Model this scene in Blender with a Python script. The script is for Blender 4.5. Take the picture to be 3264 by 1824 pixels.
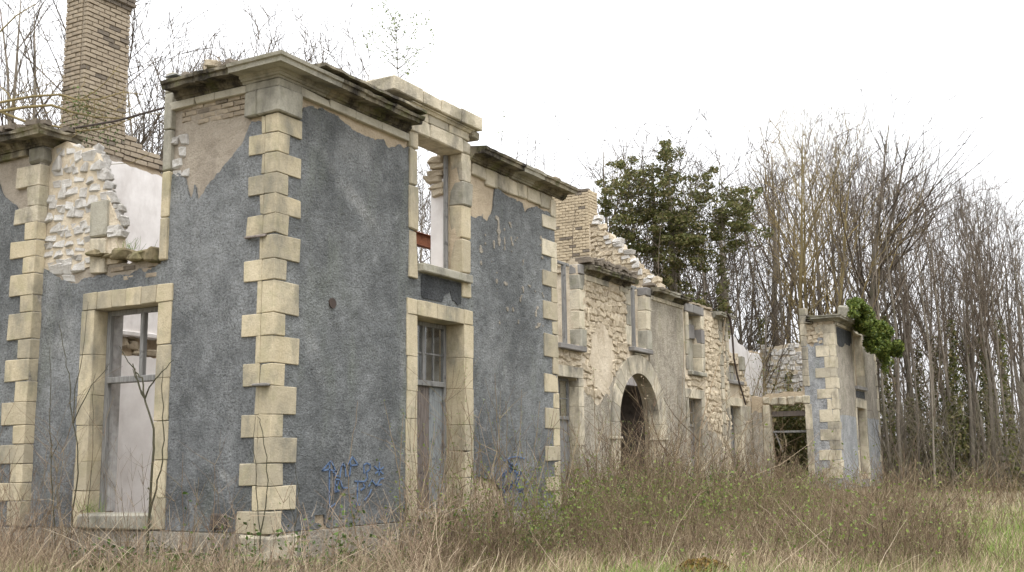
import bpy, math, random
import numpy as np
from mathutils import Vector, Matrix, Quaternion

for o in list(bpy.data.objects): bpy.data.objects.remove(o)
sc = bpy.context.scene
COL = sc.collection
R = math.radians

# ------------------------------------------------------------------ camera
CAM = np.array([-10.82974, -9.79598, 1.51073])
FPX, YAW, PIT, ROL = 3484.28, 0.518129, 0.157651, -0.010822
_fw = np.array([math.cos(YAW)*math.cos(PIT), math.sin(YAW)*math.cos(PIT), math.sin(PIT)])
_rt = np.array([math.sin(YAW), -math.cos(YAW), 0.0]); _up = np.cross(_rt, _fw)
_rt = _rt*math.cos(ROL)+_up*math.sin(ROL); _up = np.cross(_rt, _fw)
cd = bpy.data.cameras.new('camera'); cam = bpy.data.objects.new('camera', cd); COL.objects.link(cam)
cd.sensor_width = 36.0; cd.lens = 36.0*FPX/3264.0; cd.clip_end = 3000; cd.clip_start = 0.1
cam.matrix_world = Matrix(((_rt[0], _up[0], -_fw[0], CAM[0]), (_rt[1], _up[1], -_fw[1], CAM[1]),
                           (_rt[2], _up[2], -_fw[2], CAM[2]), (0, 0, 0, 1)))
sc.camera = cam
# ------------------------------------------------------------------ overcast sky
SUN_EL, SUN_AZ = R(60), R(222)     # azimuth of the sun direction measured in the xy plane
w = bpy.data.worlds.new('World'); sc.world = w; w.use_nodes = True
nt = w.node_tree; nt.nodes.clear()
sky = nt.nodes.new('ShaderNodeTexSky'); sky.sky_type = 'NISHITA'; sky.sun_disc = False
sky.sun_elevation = SUN_EL; sky.sun_rotation = R(90)-SUN_AZ
sky.air_density = 1.0; sky.dust_density = 4.0
hs = nt.nodes.new('ShaderNodeHueSaturation'); hs.inputs['Saturation'].default_value = 0.12
mx = nt.nodes.new('ShaderNodeMix'); mx.data_type = 'RGBA'; mx.inputs[0].default_value = 0.8
mx.inputs[7].default_value = (11.0, 11.1, 11.4, 1)
bg = nt.nodes.new('ShaderNodeBackground'); bg.inputs['Strength'].default_value = 0.12
ow = nt.nodes.new('ShaderNodeOutputWorld')
nt.links.new(sky.outputs[0], hs.inputs['Color']); nt.links.new(hs.outputs[0], mx.inputs[6])
tcw = nt.nodes.new('ShaderNodeTexCoord'); sxyz = nt.nodes.new('ShaderNodeSeparateXYZ'); mrw = nt.nodes.new('ShaderNodeMapRange')
mrw.inputs[1].default_value = 0.0; mrw.inputs[2].default_value = 1.0; mrw.inputs[3].default_value = .72; mrw.inputs[4].default_value = 1.75
vmw = nt.nodes.new('ShaderNodeVectorMath'); vmw.operation = 'SCALE'      # overcast dome: the zenith is brighter than the horizon
nt.links.new(tcw.outputs['Generated'], sxyz.inputs[0]); nt.links.new(sxyz.outputs['Z'], mrw.inputs[0])
nt.links.new(mx.outputs[2], vmw.inputs[0]); nt.links.new(mrw.outputs[0], vmw.inputs['Scale'])
nt.links.new(vmw.outputs[0], bg.inputs[0]); nt.links.new(bg.outputs[0], ow.inputs[0])
sl = bpy.data.lights.new('sun', 'SUN'); sl.energy = 1.3; sl.angle = R(22); sl.color = (1, .965, .9)
so = bpy.data.objects.new('sun', sl); COL.objects.link(so)
sd = Vector((math.cos(SUN_EL)*math.cos(SUN_AZ), math.cos(SUN_EL)*math.sin(SUN_AZ), math.sin(SUN_EL)))
so.rotation_euler = sd.to_track_quat('Z', 'Y').to_euler(); so.location = (0, -20, 40)
sc.view_settings.view_transform = 'Standard'; sc.view_settings.look = 'None'
sc.view_settings.exposure = 0.54; sc.view_settings.gamma = 1.0; sc.view_settings.use_curve_mapping = False
sc.cycles.max_bounces = 6

# ------------------------------------------------------------------ helpers
KD = 3264/2576.0
def ray(u, v):
    return _fw+_rt*((u*KD-1632)/FPX)-_up*((v*KD-912)/FPX)
def on(ax, c, u, v):               # a sight line met with the plane axis = c (measuring aid)
    d = ray(u, v); return CAM+d*((c-CAM[ax])/d[ax])
def deep(u, v, t): return CAM+ray(u, v)*t
rng = np.random.RandomState(7); random.seed(7)
WL = {}
def wl(p): return WL.get(p.name, Vector((0, 0, 0))) if p else Vector((0, 0, 0))
def link(o, parent=None, loc=(0, 0, 0)):
    COL.objects.link(o); loc = Vector(loc)
    if parent: o.parent = parent
    o.location = loc-wl(parent); WL[o.name] = loc
    return o
def tag(o, label=None, cat=None, group=None, kind=None):
    if label: o['label'] = label
    if cat: o['category'] = cat
    if group: o['group'] = group
    if kind: o['kind'] = kind
    return o
def empty(name, loc, label=None, cat=None, group=None):
    o = bpy.data.objects.new(name, None); o.empty_display_size = .3
    link(o, None, loc); return tag(o, label, cat, group)
def mesh(name, v, f, mat=None, smooth=False):
    m = bpy.data.meshes.new(name); m.from_pydata([tuple(p) for p in v], [], f)
    if mat: m.materials.append(mat)
    if smooth: m.polygons.foreach_set('use_smooth', [True]*len(m.polygons))
    m.update(); return m
def npmesh(name, V, T, mat=None, smooth=False):      # V (n,3), T (m,k) faces of one size
    m = bpy.data.meshes.new(name); V = np.asarray(V, np.float32); T = np.asarray(T, np.int32)
    k = T.shape[1]
    m.vertices.add(len(V)); m.vertices.foreach_set('co', V.ravel())
    m.loops.add(T.size); m.loops.foreach_set('vertex_index', T.ravel())
    m.polygons.add(len(T)); m.polygons.foreach_set('loop_start', np.arange(0, T.size, k, dtype=np.int32))
    m.polygons.foreach_set('loop_total', np.full(len(T), k, np.int32))
    if smooth: m.polygons.foreach_set('use_smooth', np.ones(len(T), bool))
    if mat: m.materials.append(mat)
    m.update(calc_edges=True); m.validate(); return m
def obj(name, me, parent=None, loc=(0, 0, 0)):
    return link(bpy.data.objects.new(name, me), parent, loc)

_LAT = np.random.RandomState(3).rand(64, 64)
def vn(u, v, s=1.0, seed=0):       # value noise in 0..1
    u = np.asarray(u, float)*s+seed*7.31; v = np.asarray(v, float)*s+seed*3.77
    i = np.floor(u).astype(int); j = np.floor(v).astype(int); a = u-i; b = v-j
    a = a*a*(3-2*a); b = b*b*(3-2*b); g = lambda p, q: _LAT[p % 64, q % 64]
    return (g(i, j)*(1-a)+g(i+1, j)*a)*(1-b)+(g(i, j+1)*(1-a)+g(i+1, j+1)*a)*b
def fbm(u, v, s=1.0, seed=0):
    return (vn(u, v, s, seed)+.5*vn(u, v, 2.1*s, seed+1)+.25*vn(u, v, 4.3*s, seed+2))/1.75
def rect(U, V, a, b, c, d): return np.minimum(np.minimum(U-a, b-U), np.minimum(V-c, d-V))

# chamfered block: 44 triangles
_C = [(sx, sy, sz) for sx in (-1, 1) for sy in (-1, 1) for sz in (-1, 1)]
def _blockfaces():
    idx = {}
    for i, c in enumerate(_C):
        for a in range(3): idx[(c, a)] = i*3+a
    F = []
    for a in range(3):
        b, c = (a+1) % 3, (a+2) % 3
        for s in (-1, 1):
            q = []
            for sb, scc in ((-1, -1), (1, -1), (1, 1), (-1, 1)):
                k = [0, 0, 0]; k[a] = s; k[b] = sb; k[c] = scc; q.append(idx[(tuple(k), a)])
            F.append(tuple(q if s > 0 else q[::-1]))
        for sb in (-1, 1):
            for scc in (-1, 1):
                k0 = [0, 0, 0]; k0[a] = -1; k0[b] = sb; k0[c] = scc; k1 = list(k0); k1[a] = 1
                q = (idx[(tuple(k0), b)], idx[(tuple(k1), b)], idx[(tuple(k1), c)], idx[(tuple(k0), c)])
                F.append(q if sb*scc > 0 else q[::-1])
    for c in _C:
        t = (idx[(c, 0)], idx[(c, 1)], idx[(c, 2)]); F.append(t if c[0]*c[1]*c[2] > 0 else t[::-1])
    return F
_BF = _blockfaces()
def blockverts(lo, hi, bev, jit, chip=0.0):
    lo = np.array(lo, float); hi = np.array(hi, float); m = (lo+hi)/2; h = (hi-lo)/2
    V = []
    for c in _C:
        cc = np.array(c)
        j = rng.uniform(-jit, jit, 3)
        if chip and rng.rand() < chip: j -= cc*rng.uniform(.004, .022, 3)
        bb = min(bev*rng.uniform(.6, 1.6), h.min()*.6)
        for a in range(3):
            p = m+cc*(h-bb); p[a] = m[a]+cc[a]*h[a]; V.append(p+j)
    return V
def blk(name, lo, hi, mat, parent, bev=.012, jit=.005, chip=0.0):
    lo2 = [min(a, b) for a, b in zip(lo, hi)]; hi2 = [max(a, b) for a, b in zip(lo, hi)]
    return obj(name, mesh(name, blockverts(lo2, hi2, bev, jit, chip), _BF, mat), parent)
def P(ax, u, d, z):    # facade coordinates: ax 'x' wall faces -X (u = y), ax 'y' wall faces -Y (u = x); d = depth coordinate
    return (d, u, z) if ax == 'x' else (u, d, z)
def fblk(name, ax, u0, u1, d0, d1, z0, z1, mat, parent, **k):
    return blk(name, P(ax, u0, d0, z0), P(ax, u1, d1, z1), mat, parent, **k)

# a slab cut out by a signed field: marching squares, front face roughened
def slab(name, fn, dom, step, d0, d1, ax, mat, parent, rough=0.0, rs=6.0, kind=None):
    u0, u1, v0, v1 = dom
    us = np.arange(u0-step, u1+step*1.5, step); vs = np.arange(v0-step, v1+step*1.5, step)
    U, Vv = np.meshgrid(us, vs, indexing='ij'); S = fn(U, Vv)
    S[0, :] = S[-1, :] = -1e-3; S[:, 0] = S[:, -1] = -1e-3
    S[np.abs(S) < 1e-6] = -1e-6
    I = S > 0; pts = []; ids = {}
    def cor(i, j):
        k = (0, i, j)
        if k not in ids: ids[k] = len(pts); pts.append((us[i], vs[j]))
        return ids[k]
    def edg(i, j, k2, l):
        k = (1, min(i, k2), min(j, l), i != k2)
        if k not in ids:
            a, b = S[i, j], S[k2, l]; t = a/(a-b)
            ids[k] = len(pts); pts.append((us[i]+(us[k2]-us[i])*t, vs[j]+(vs[l]-vs[j])*t))
        return ids[k]
    F = []; rim = []
    nu, nv = S.shape
    cnt = I[:-1, :-1].astype(int)+I[1:, :-1]+I[1:, 1:]+I[:-1, 1:]
    for i, j in zip(*np.nonzero(cnt)):
        cs = [(i, j), (i+1, j), (i+1, j+1), (i, j+1)]
        if cnt[i, j] == 4: F.append(tuple(cor(*c) for c in cs)); continue
        poly = []
        for q in range(4):
            a, b = cs[q], cs[(q+1) % 4]
            if I[a]: poly.append((cor(*a), 0))
            if I[a] != I[b]: poly.append((edg(*a, *b), 1 if I[a] else 2))
        F.append(tuple(x[0] for x in poly))
        for q in range(len(poly)):
            if poly[q][1] == 1 and poly[(q+1) % len(poly)][1] == 2: rim.append((poly[q][0], poly[(q+1) % len(poly)][0]))
    A = np.array(pts); n = len(A)
    dd = rough*(fbm(A[:, 0], A[:, 1], rs, 5)-.5)*2 if rough else np.zeros(n)
    if ax == 'x':
        Vf = np.c_[d0+dd, A[:, 0], A[:, 1]]; Vb = np.c_[np.full(n, d1), A[:, 0], A[:, 1]]
        FF = [f[::-1] for f in F]+[tuple(k+n for k in f) for f in F]+[(a, b, b+n, a+n) for a, b in rim]
    else:
        Vf = np.c_[A[:, 0], d0+dd, A[:, 1]]; Vb = np.c_[A[:, 0], np.full(n, d1), A[:, 1]]
        FF = list(F)+[tuple(k+n for k in f[::-1]) for f in F]+[(b, a, a+n, b+n) for a, b in rim]
    o = obj(name, mesh(name, np.r_[Vf, Vb], FF, mat), parent)
    if kind: o['kind'] = kind
    return o

# moulding: profile (out, z) swept along a wall; mitre ends where m0/m1 = -1 (outer corner)
def mould(name, ax, u0, u1, plane, prof, mat, parent, m0=0, m1=0, n=5, dam=0.0):
    pr = np.array(prof, float); k = len(pr); V = []
    for i in range(n+1):
        t = i/n; u = u0+(u1-u0)*t
        for (o_, z) in pr:
            uu = u
            if i == 0 and m0: uu = u0-o_
            if i == n and m1: uu = u1+o_
            j = rng.uniform(-1, 1, 3)*dam
            oo = o_+(-abs(j[0])*1.3 if o_ > .1 else 0)
            V.append(P(ax, uu+(j[1]*.3 if 0 < i < n else 0), plane-oo, z+j[2]*.5))
    F = []
    for i in range(n):
        for q in range(k):
            a, b = i*k+q, i*k+(q+1) % k; F.append((a, b, b+k, a+k))
    F += [tuple(range(k))[::-1], tuple(range(n*k, n*k+k))]
    return obj(name, mesh(name, V, F, mat), parent)

def tube(pts, rad, sides=6, cap=True):
    pts = [Vector(p) for p in pts]; V = []; F = []; n = len(pts)
    for i, p in enumerate(pts):
        t = (pts[min(i+1, n-1)]-pts[max(i-1, 0)]).normalized()
        a = t.orthogonal().normalized(); b = t.cross(a)
        if i and False: pass
        r = rad[i] if hasattr(rad, '__len__') else rad
        if i == 0: ref = a
        a = (ref-t*ref.dot(t)).normalized(); b = t.cross(a); ref = a
        for s in range(sides):
            an = 2*math.pi*s/sides; V.append(p+(a*math.cos(an)+b*math.sin(an))*r)
    for i in range(n-1):
        for s in range(sides):
            q = (s+1) % sides; F.append((i*sides+s, i*sides+q, (i+1)*sides+q, (i+1)*sides+s))
    if cap: F += [tuple(range(sides))[::-1], tuple(range((n-1)*sides, n*sides))]
    return V, F
class MB:
    def __init__(s): s.v = []; s.f = []
    def add(s, v, f):
        n = len(s.v); s.v += list(v); s.f += [tuple(i+n for i in q) for q in f]; return s
    def tube(s, p, r, k=6): return s.add(*tube(p, r, k))
    def box(s, lo, hi, bev=.004, jit=.001):
        lo2 = [min(a, b) for a, b in zip(lo, hi)]; hi2 = [max(a, b) for a, b in zip(lo, hi)]
        return s.add(blockverts(lo2, hi2, bev, jit), _BF)
    def build(s, name, mat, parent=None, loc=(0, 0, 0), smooth=False):
        return obj(name, mesh(name, s.v, s.f, mat, smooth), parent, loc)

# ------------------------------------------------------------------ materials
def material(name, rough=.9):
    m = bpy.data.materials.new(name); m.use_nodes = True; t = m.node_tree
    b = t.nodes['Principled BSDF']; b.inputs['Roughness'].default_value = rough
    b.inputs['Specular IOR Level'].default_value = .25
    return m, t, b
class N:
    def __init__(s, t): s.t = t; s.tc = t.nodes.new('ShaderNodeTexCoord')
    def lk(s, a, b): s.t.links.new(a, b)
    def noise(s, scale, stretch=(1, 1, 1), detail=4, rough=.6, off=0.0):
        mp = s.t.nodes.new('ShaderNodeMapping'); mp.inputs['Scale'].default_value = stretch
        mp.inputs['Location'].default_value = (off, off*1.7, off*.6)
        s.lk(s.tc.outputs['Object'], mp.inputs[0])
        n = s.t.nodes.new('ShaderNodeTexNoise'); n.inputs['Scale'].default_value = scale
        n.inputs['Detail'].default_value = detail; n.inputs['Roughness'].default_value = rough
        s.lk(mp.outputs[0], n.inputs['Vector']); return n.outputs['Fac']
    def ramp(s, fac, a, b, lo=0.0, hi=1.0):
        r = s.t.nodes.new('ShaderNodeMapRange'); r.inputs[1].default_value = a; r.inputs[2].default_value = b
        r.inputs[3].default_value = lo; r.inputs[4].default_value = hi
        s.lk(fac, r.inputs[0]); return r.outputs[0]
    def mix(s, fac, a, b, mode='MIX'):
        x = s.t.nodes.new('ShaderNodeMix'); x.data_type = 'RGBA'; x.blend_type = mode
        if isinstance(fac, (int, float)): x.inputs[0].default_value = fac
        else: s.lk(fac, x.inputs[0])
        for i, c in ((6, a), (7, b)):
            if isinstance(c, tuple): x.inputs[i].default_value = (*c, 1)
            else: s.lk(c, x.inputs[i])
        return x.outputs[2]
    def bump(s, bsdf, h, strength, dist):
        b = s.t.nodes.new('ShaderNodeBump'); b.inputs['Strength'].default_value = strength
        b.inputs['Distance'].default_value = dist; s.lk(h, b.inputs['Height']); s.lk(b.outputs[0], bsdf.inputs['Normal'])
    def blob(s, c, ang, size):        # soft elongated stain, ang = rotation in the wall plane
        mp = s.t.nodes.new('ShaderNodeMapping'); mp.vector_type = 'TEXTURE'
        mp.inputs['Location'].default_value = c; mp.inputs['Scale'].default_value = size
        mp.inputs['Rotation'].default_value = (0, ang, 0) if size[1] > 5 else (ang, 0, 0)
        s.lk(s.tc.outputs['Object'], mp.inputs[0]); g_ = s.t.nodes.new('ShaderNodeTexGradient'); g_.gradient_type = 'SPHERICAL'
        s.lk(mp.outputs[0], g_.inputs[0]); return s.ramp(g_.outputs['Fac'], 0, .7)
    def rnd(s): return s.t.nodes.new('ShaderNodeObjectInfo').outputs['Random']
    def isl(s): return s.t.nodes.new('ShaderNodeNewGeometry').outputs['Random Per Island']
    def mth(s, op, a, b):
        m = s.t.nodes.new('ShaderNodeMath'); m.operation = op
        for i, x in ((0, a), (1, b)):
            if isinstance(x, (int, float)): m.inputs[i].default_value = x
            else: s.lk(x, m.inputs[i])
        return m.outputs[0]
def m_roughcast(name, c1, c2, pale, streak=.5, bump=.9, blobs=()):
    m, t, b = material(name, .95); n = N(t)
    col = n.mix(n.ramp(n.noise(.55, off=2), .36, .64), c1, c2)
    st = n.mth('MULTIPLY', n.ramp(n.noise(2.2, (1, 1, .16), 5, .65), .56, .76), streak)
    col = n.mix(st, col, pale)
    st2 = n.mth('MULTIPLY', n.ramp(n.noise(1.3, (1, 1, .35), 6, .7, 9), .52, .7), .45)
    col = n.mix(st2, col, tuple(x*.5 for x in c1))
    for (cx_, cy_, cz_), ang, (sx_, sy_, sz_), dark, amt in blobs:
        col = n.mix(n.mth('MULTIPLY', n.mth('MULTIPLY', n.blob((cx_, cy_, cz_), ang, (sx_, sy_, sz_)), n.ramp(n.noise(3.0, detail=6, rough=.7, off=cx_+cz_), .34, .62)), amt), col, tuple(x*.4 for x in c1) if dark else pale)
    fine = n.noise(26, (1, 1, 1.25), 4, .8)
    blot = n.noise(3.4, (1, 1, .8), 5, .7, 13)
    col = n.mix(n.ramp(blot, .32, .52, .55, 0), col, tuple(x*.5 for x in c1))
    big = n.noise(.9, (1, 1, .55), 4, .6, 23)
    col = n.mix(n.ramp(big, .36, .5, .6, 0), col, tuple(x*.55 for x in c1))
    col = n.mix(n.ramp(n.noise(1.6, (1, 1, .3), 5, .6, 31), .56, .7, 0, .3), col, tuple(x*y for x, y in zip(c2, (.8, .86, .66))))
    col = n.mix(n.ramp(blot, .54, .7, 0, .4), col, tuple(min(1, x*1.35) for x in c2))
    amt = n.mth('MULTIPLY', n.ramp(fine, .38, .52, .68, 0), n.ramp(n.noise(1.7, detail=3, off=17), .35, .6, .45, 1))
    col = n.mix(amt, col, tuple(x*.3 for x in c1))
    col = n.mix(n.ramp(fine, .56, .70, 0, .32), col, tuple(min(1, x*1.45) for x in c2))
    n.lk(col, b.inputs['Base Color'])
    h = n.mth('ADD', fine, n.mth('MULTIPLY', n.noise(11, detail=3, off=4), .9))
    n.bump(b, h, bump, .075); return m
def m_stone(name, c1, c2, dirt, dirt_amt=.5, var=.35, bump=.35, dscale=1.6, moss=None, moss_amt=0, dlo=.5, odd=0):
    m, t, b = material(name, .9); n = N(t)
    col = n.mix(n.ramp(n.noise(2.3, detail=5), .3, .7), c1, c2)
    col = n.mix(n.mth('MULTIPLY', n.rnd(), var), col, tuple(x*y for x, y in zip(c1, (.68, .66, .66))))
    if odd: col = n.mix(n.mth('MULTIPLY', n.ramp(n.rnd(), .62, .9), odd), col, (.30, .285, .24))
    d = n.ramp(n.noise(dscale, (1, 1, .5), 6, .68, 5), dlo, dlo+.2)
    col = n.mix(n.mth('MULTIPLY', d, dirt_amt), col, dirt)
    if moss: col = n.mix(n.mth('MULTIPLY', n.ramp(n.noise(3.1, detail=5, off=8), .52, .66), moss_amt), col, moss)
    fine = n.noise(38, detail=4, rough=.7)
    col = n.mix(n.ramp(fine, .36, .52, .3, 0), col, tuple(x*.55 for x in c1))
    n.lk(col, b.inputs['Base Color'])
    n.bump(b, n.mth('ADD', fine, n.mth('MULTIPLY', n.noise(9, detail=4), 1.5)), bump, .02); return m
def m_isl(name, cols, rough=.8, trans=0.0):
    m, t, b = material(name, rough); n = N(t)
    r = t.nodes.new('ShaderNodeValToRGB'); e = r.color_ramp.elements
    for i, c in enumerate(cols):
        q = e[i] if i < 2 else e.new(1)
        q.position = i/(len(cols)-1); q.color = (*c, 1)
    n.lk(n.isl(), r.inputs[0]); n.lk(r.outputs[0], b.inputs['Base Color'])
    if trans:
        tr = t.nodes.new('ShaderNodeBsdfTranslucent'); n.lk(r.outputs[0], tr.inputs[0])
        ms = t.nodes.new('ShaderNodeMixShader'); ms.inputs[0].default_value = trans
        n.lk(b.outputs[0], ms.inputs[1]); n.lk(tr.outputs[0], ms.inputs[2])
        n.lk(ms.outputs[0], t.nodes['Material Output'].inputs[0])
    return m
def m_wood(name, c1, c2, scale=(14, 14, 1.2)):
    m, t, b = material(name, .8); n = N(t)
    g = n.noise(2.5, scale, 5, .65)
    col = n.mix(n.ramp(g, .35, .65), c1, c2)
    col = n.mix(n.ramp(n.noise(7, detail=5, off=3), .58, .66, 0, .7), col, tuple(x*.45 for x in c1))
    n.lk(col, b.inputs['Base Color']); n.bump(b, g, .4, .01); return m
def m_plain(name, c1, c2, s=6, rough=.9, bump=.2, dirt=None, da=.5):
    m, t, b = material(name, rough); n = N(t); g = n.noise(s, detail=6, rough=.65)
    col = n.mix(n.ramp(g, .35, .65), c1, c2)
    if dirt: col = n.mix(n.mth('MULTIPLY', n.ramp(n.noise(1.1, (1, 1, .45), 6, .7, 6), .48, .7), da), col, dirt)
    n.lk(col, b.inputs['Base Color']); n.bump(b, g, bump, .02); return m

M = {}
M['grey'] = m_roughcast('grey_roughcast', (.183, .193, .196), (.293, .305, .305), (.43, .435, .42), .25)
M['greyfront'] = m_roughcast('stained_front_roughcast', (.183, .193, .196), (.293, .305, .305), (.43, .435, .42), .22, .9,  # low dark patches: wall-foot dirt together with painted contact shadow
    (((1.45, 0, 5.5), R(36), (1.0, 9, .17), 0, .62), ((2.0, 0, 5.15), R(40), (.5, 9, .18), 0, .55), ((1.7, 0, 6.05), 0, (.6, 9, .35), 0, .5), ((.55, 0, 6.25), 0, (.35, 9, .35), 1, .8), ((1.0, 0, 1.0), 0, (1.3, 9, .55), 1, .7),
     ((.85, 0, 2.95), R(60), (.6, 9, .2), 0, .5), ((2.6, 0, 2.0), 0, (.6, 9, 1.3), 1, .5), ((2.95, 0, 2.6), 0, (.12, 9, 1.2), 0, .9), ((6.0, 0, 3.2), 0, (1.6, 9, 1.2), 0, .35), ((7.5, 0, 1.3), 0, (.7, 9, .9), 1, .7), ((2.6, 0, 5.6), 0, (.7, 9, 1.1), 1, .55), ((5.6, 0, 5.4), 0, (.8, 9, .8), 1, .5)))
M['greyside'] = m_roughcast('stained_side_roughcast', (.183, .193, .198), (.293, .304, .308), (.43, .435, .425), .22, .9,  # dark patches near the base paint both dirt and contact shadow
    (((0, 1.95, 5.5), 0, (5, .35, .5), 0, .8), ((0, 1.2, 1.0), 0, (5, .9, .55), 1, .85), ((0, 1.3, 2.3), 0, (5, .6, .7), 1, .5), ((0, 1.55, 3.3), 0, (5, .4, 1.2), 1, .45), ((0, 4.2, 3.4), 0, (5, .5, .5), 0, .6), ((0, 3.9, 1.0), 0, (5, .6, .5), 1, .7), ((0, .8, 1.35), R(30), (5, .3, .08), 0, .9)))
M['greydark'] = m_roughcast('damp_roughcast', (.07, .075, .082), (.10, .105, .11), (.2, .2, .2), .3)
M['tanrough'] = m_roughcast('tan_roughcast', (.40, .355, .285), (.50, .455, .37), (.62, .57, .48), .4)
M['tangrey'] = m_roughcast('greyed_tan_roughcast', (.31, .28, .235), (.41, .375, .315), (.5, .46, .4), .4, .6)
M['palegrey'] = m_roughcast('pale_grey_roughcast', (.30, .31, .32), (.38, .385, .39), (.48, .47, .45), .4, .6)
M['lime'] = m_stone('yellow_limestone', (.455, .39, .262), (.565, .495, .36), (.19, .18, .145), .85, .5, .5, 1.9, (.27, .26, .15), .35, .46, .32)
M['lime2'] = m_stone('pale_limestone', (.52, .46, .345), (.64, .58, .455), (.15, .14, .12), .9, .4, .7, 1.5, (.25, .24, .14), .3, .44, .5)
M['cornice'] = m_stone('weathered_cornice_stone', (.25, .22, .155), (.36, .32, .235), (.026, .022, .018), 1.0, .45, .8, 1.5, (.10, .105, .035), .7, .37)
M['greystone'] = m_stone('grey_weathered_stone', (.30, .285, .235), (.40, .38, .315), (.085, .08, .068), .85, .35, .5, 1.4, (.15, .15, .08), .4, .46)
M['frieze'] = m_stone('pale_grey_frieze_stone', (.40, .375, .305), (.50, .47, .39), (.13, .12, .10), .7, .3, .4, 1.8)
M['brickpale'] = m_stone('pale_yellow_brick', (.50, .415, .285), (.60, .51, .37), (.30, .24, .165), .6, .5, .4, 1.3)
M['darkstone'] = m_stone('dark_grey_stone', (.20, .19, .18), (.28, .27, .255), (.09, .085, .08), .7, .4)
M['mortar'] = m_stone('old_lime_mortar', (.40, .325, .235), (.50, .415, .30), (.24, .19, .135), .7, 0, 1.0, 2.4)
M['mortarpale'] = m_stone('pale_lime_mortar', (.50, .425, .315), (.62, .545, .43), (.30, .235, .16), .7, 0, 1.0, 2.0)
M['mortardark'] = m_stone('grey_mortar', (.29, .25, .20), (.37, .325, .265), (.19, .16, .13), .7, 0, 1.0, 2.4)
M['chalk'] = m_stone('white_chalk_rubble', (.60, .575, .53), (.78, .765, .735), (.36, .32, .27), .5, .5, 1.0, 3)
M['rubble'] = m_stone('tan_rubble_stone', (.56, .47, .335), (.72, .635, .49), (.33, .25, .165), .55, .6, 1.0, 3)
M['brick'] = m_stone('pale_tan_brick', (.35, .29, .215), (.44, .375, .285), (.15, .13, .105), .75, .5, .4, 1.3)
M['brickd'] = m_stone('sooty_brick', (.17, .145, .115), (.25, .21, .165), (.08, .07, .06), .6, .6, .4)
M['plaster'] = m_plain('white_plaster', (.66, .63, .61), (.76, .735, .715), 3, .9, .15, (.40, .36, .33), .6)
M['peel'] = m_plain('peeling_grey_plaster', (.26, .255, .25), (.43, .42, .41), 7, .9, .4, (.2, .17, .14), .7)
M['wood'] = m_wood('grey_painted_wood', (.13, .128, .122), (.24, .238, .23))
M['wooddark'] = m_wood('dark_weathered_wood', (.13, .11, .10), (.22, .19, .17))
M['plankblue'] = m_wood('flaking_blue_grey_wood', (.14, .152, .158), (.24, .255, .258))
M['plankbrown'] = m_wood('brown_grey_wood', (.085, .07, .062), (.18, .155, .14))
M['plankpale'] = m_wood('pale_pinkish_wood', (.42, .35, .30), (.58, .51, .46))
M['rust'] = m_plain('rusty_iron', (.15, .055, .03), (.26, .11, .055), 9, .85, .3)
M['iron'] = m_plain('dark_iron', (.035, .028, .025), (.07, .05, .04), 9, .7, .2)
M['lead'] = m_plain('grey_flashing', (.22, .25, .28), (.33, .36, .39), 5, .5, .1)
M['moss'] = m_plain('mossy_debris', (.10, .085, .05), (.22, .18, .11), 8, 1, 1.0, (.11, .13, .035), .8)
M['paint'] = m_plain('faded_blue_spray_paint', (.07, .115, .215), (.13, .185, .28), 20, .9, .2)
M['soil'] = m_plain('earth', (.14, .115, .075), (.23, .19, .125), .8, 1, .6, (.10, .13, .04), .7)
M['dark'] = m_plain('shade_dark_plaster', (.05, .042, .036), (.12, .10, .085), 3, 1, .3)  # dark colour puts the interior shade into walls and slabs
gm, gt, gb = material('window_glass', .05); gb.inputs['Base Color'].default_value = (.85, .9, .9, 1)
gb.inputs['Transmission Weight'].default_value = 1.0; gb.inputs['IOR'].default_value = 1.45; gb.inputs['Specular IOR Level'].default_value = .5
M['glass'] = gm
M['bark'] = m_stone('grey_bark', (.18, .155, .125), (.29, .255, .21), (.09, .095, .045), .7, .5, .6, 2.0)
M['barkmoss'] = m_stone('lichened_bark', (.22, .18, .09), (.30, .24, .11), (.13, .11, .07), .5, .5, .6, 2.0)
M['bark2'] = m_isl('grey_far_stems', [(.12, .10, .08), (.20, .17, .14), (.28, .245, .20)])
M['twig'] = m_isl('bare_twigs', [(.05, .04, .03), (.095, .075, .055), (.14, .112, .082)])
M['twig2'] = m_isl('reddish_twigs', [(.075, .058, .042), (.135, .105, .078), (.19, .155, .118)])
M['twigy'] = m_isl('lichened_twigs', [(.20, .155, .075), (.28, .215, .09), (.17, .14, .10)])
M['ivy'] = m_isl('ivy_leaves', [(.045, .052, .018), (.095, .105, .032), (.15, .155, .05), (.23, .185, .095)], .55, .3)
M['ivybright'] = m_isl('bright_ivy_leaves', [(.035, .06, .014), (.09, .13, .026), (.155, .20, .042), (.22, .245, .06)], .5, .25)  # brighter green leaf colour, varied leaf by leaf
M['spring'] = m_isl('young_spring_leaves', [(.13, .18, .055), (.19, .25, .08), (.25, .30, .11)], .6, .35)
M['budleaf'] = m_isl('small_olive_leaves', [(.10, .14, .035), (.16, .215, .05), (.23, .28, .075), (.16, .16, .06)], .6, .35)
M['bramble'] = m_isl('bramble_leaves', [(.04, .075, .02), (.08, .13, .03), (.12, .17, .04)], .55, .2)
M['straw'] = m_isl('dead_grass', [(.10, .075, .048), (.26, .195, .12), (.46, .38, .25), (.18, .12, .08), (.33, .26, .16)])
M['weed'] = m_isl('dead_weed_stems', [(.055, .038, .026), (.14, .093, .058), (.22, .155, .10), (.17, .14, .075), (.37, .29, .195)])
M['thicket'] = m_isl('thicket_stems', [(.10, .08, .062), (.17, .14, .11), (.19, .17, .11), (.27, .23, .185)])
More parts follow.
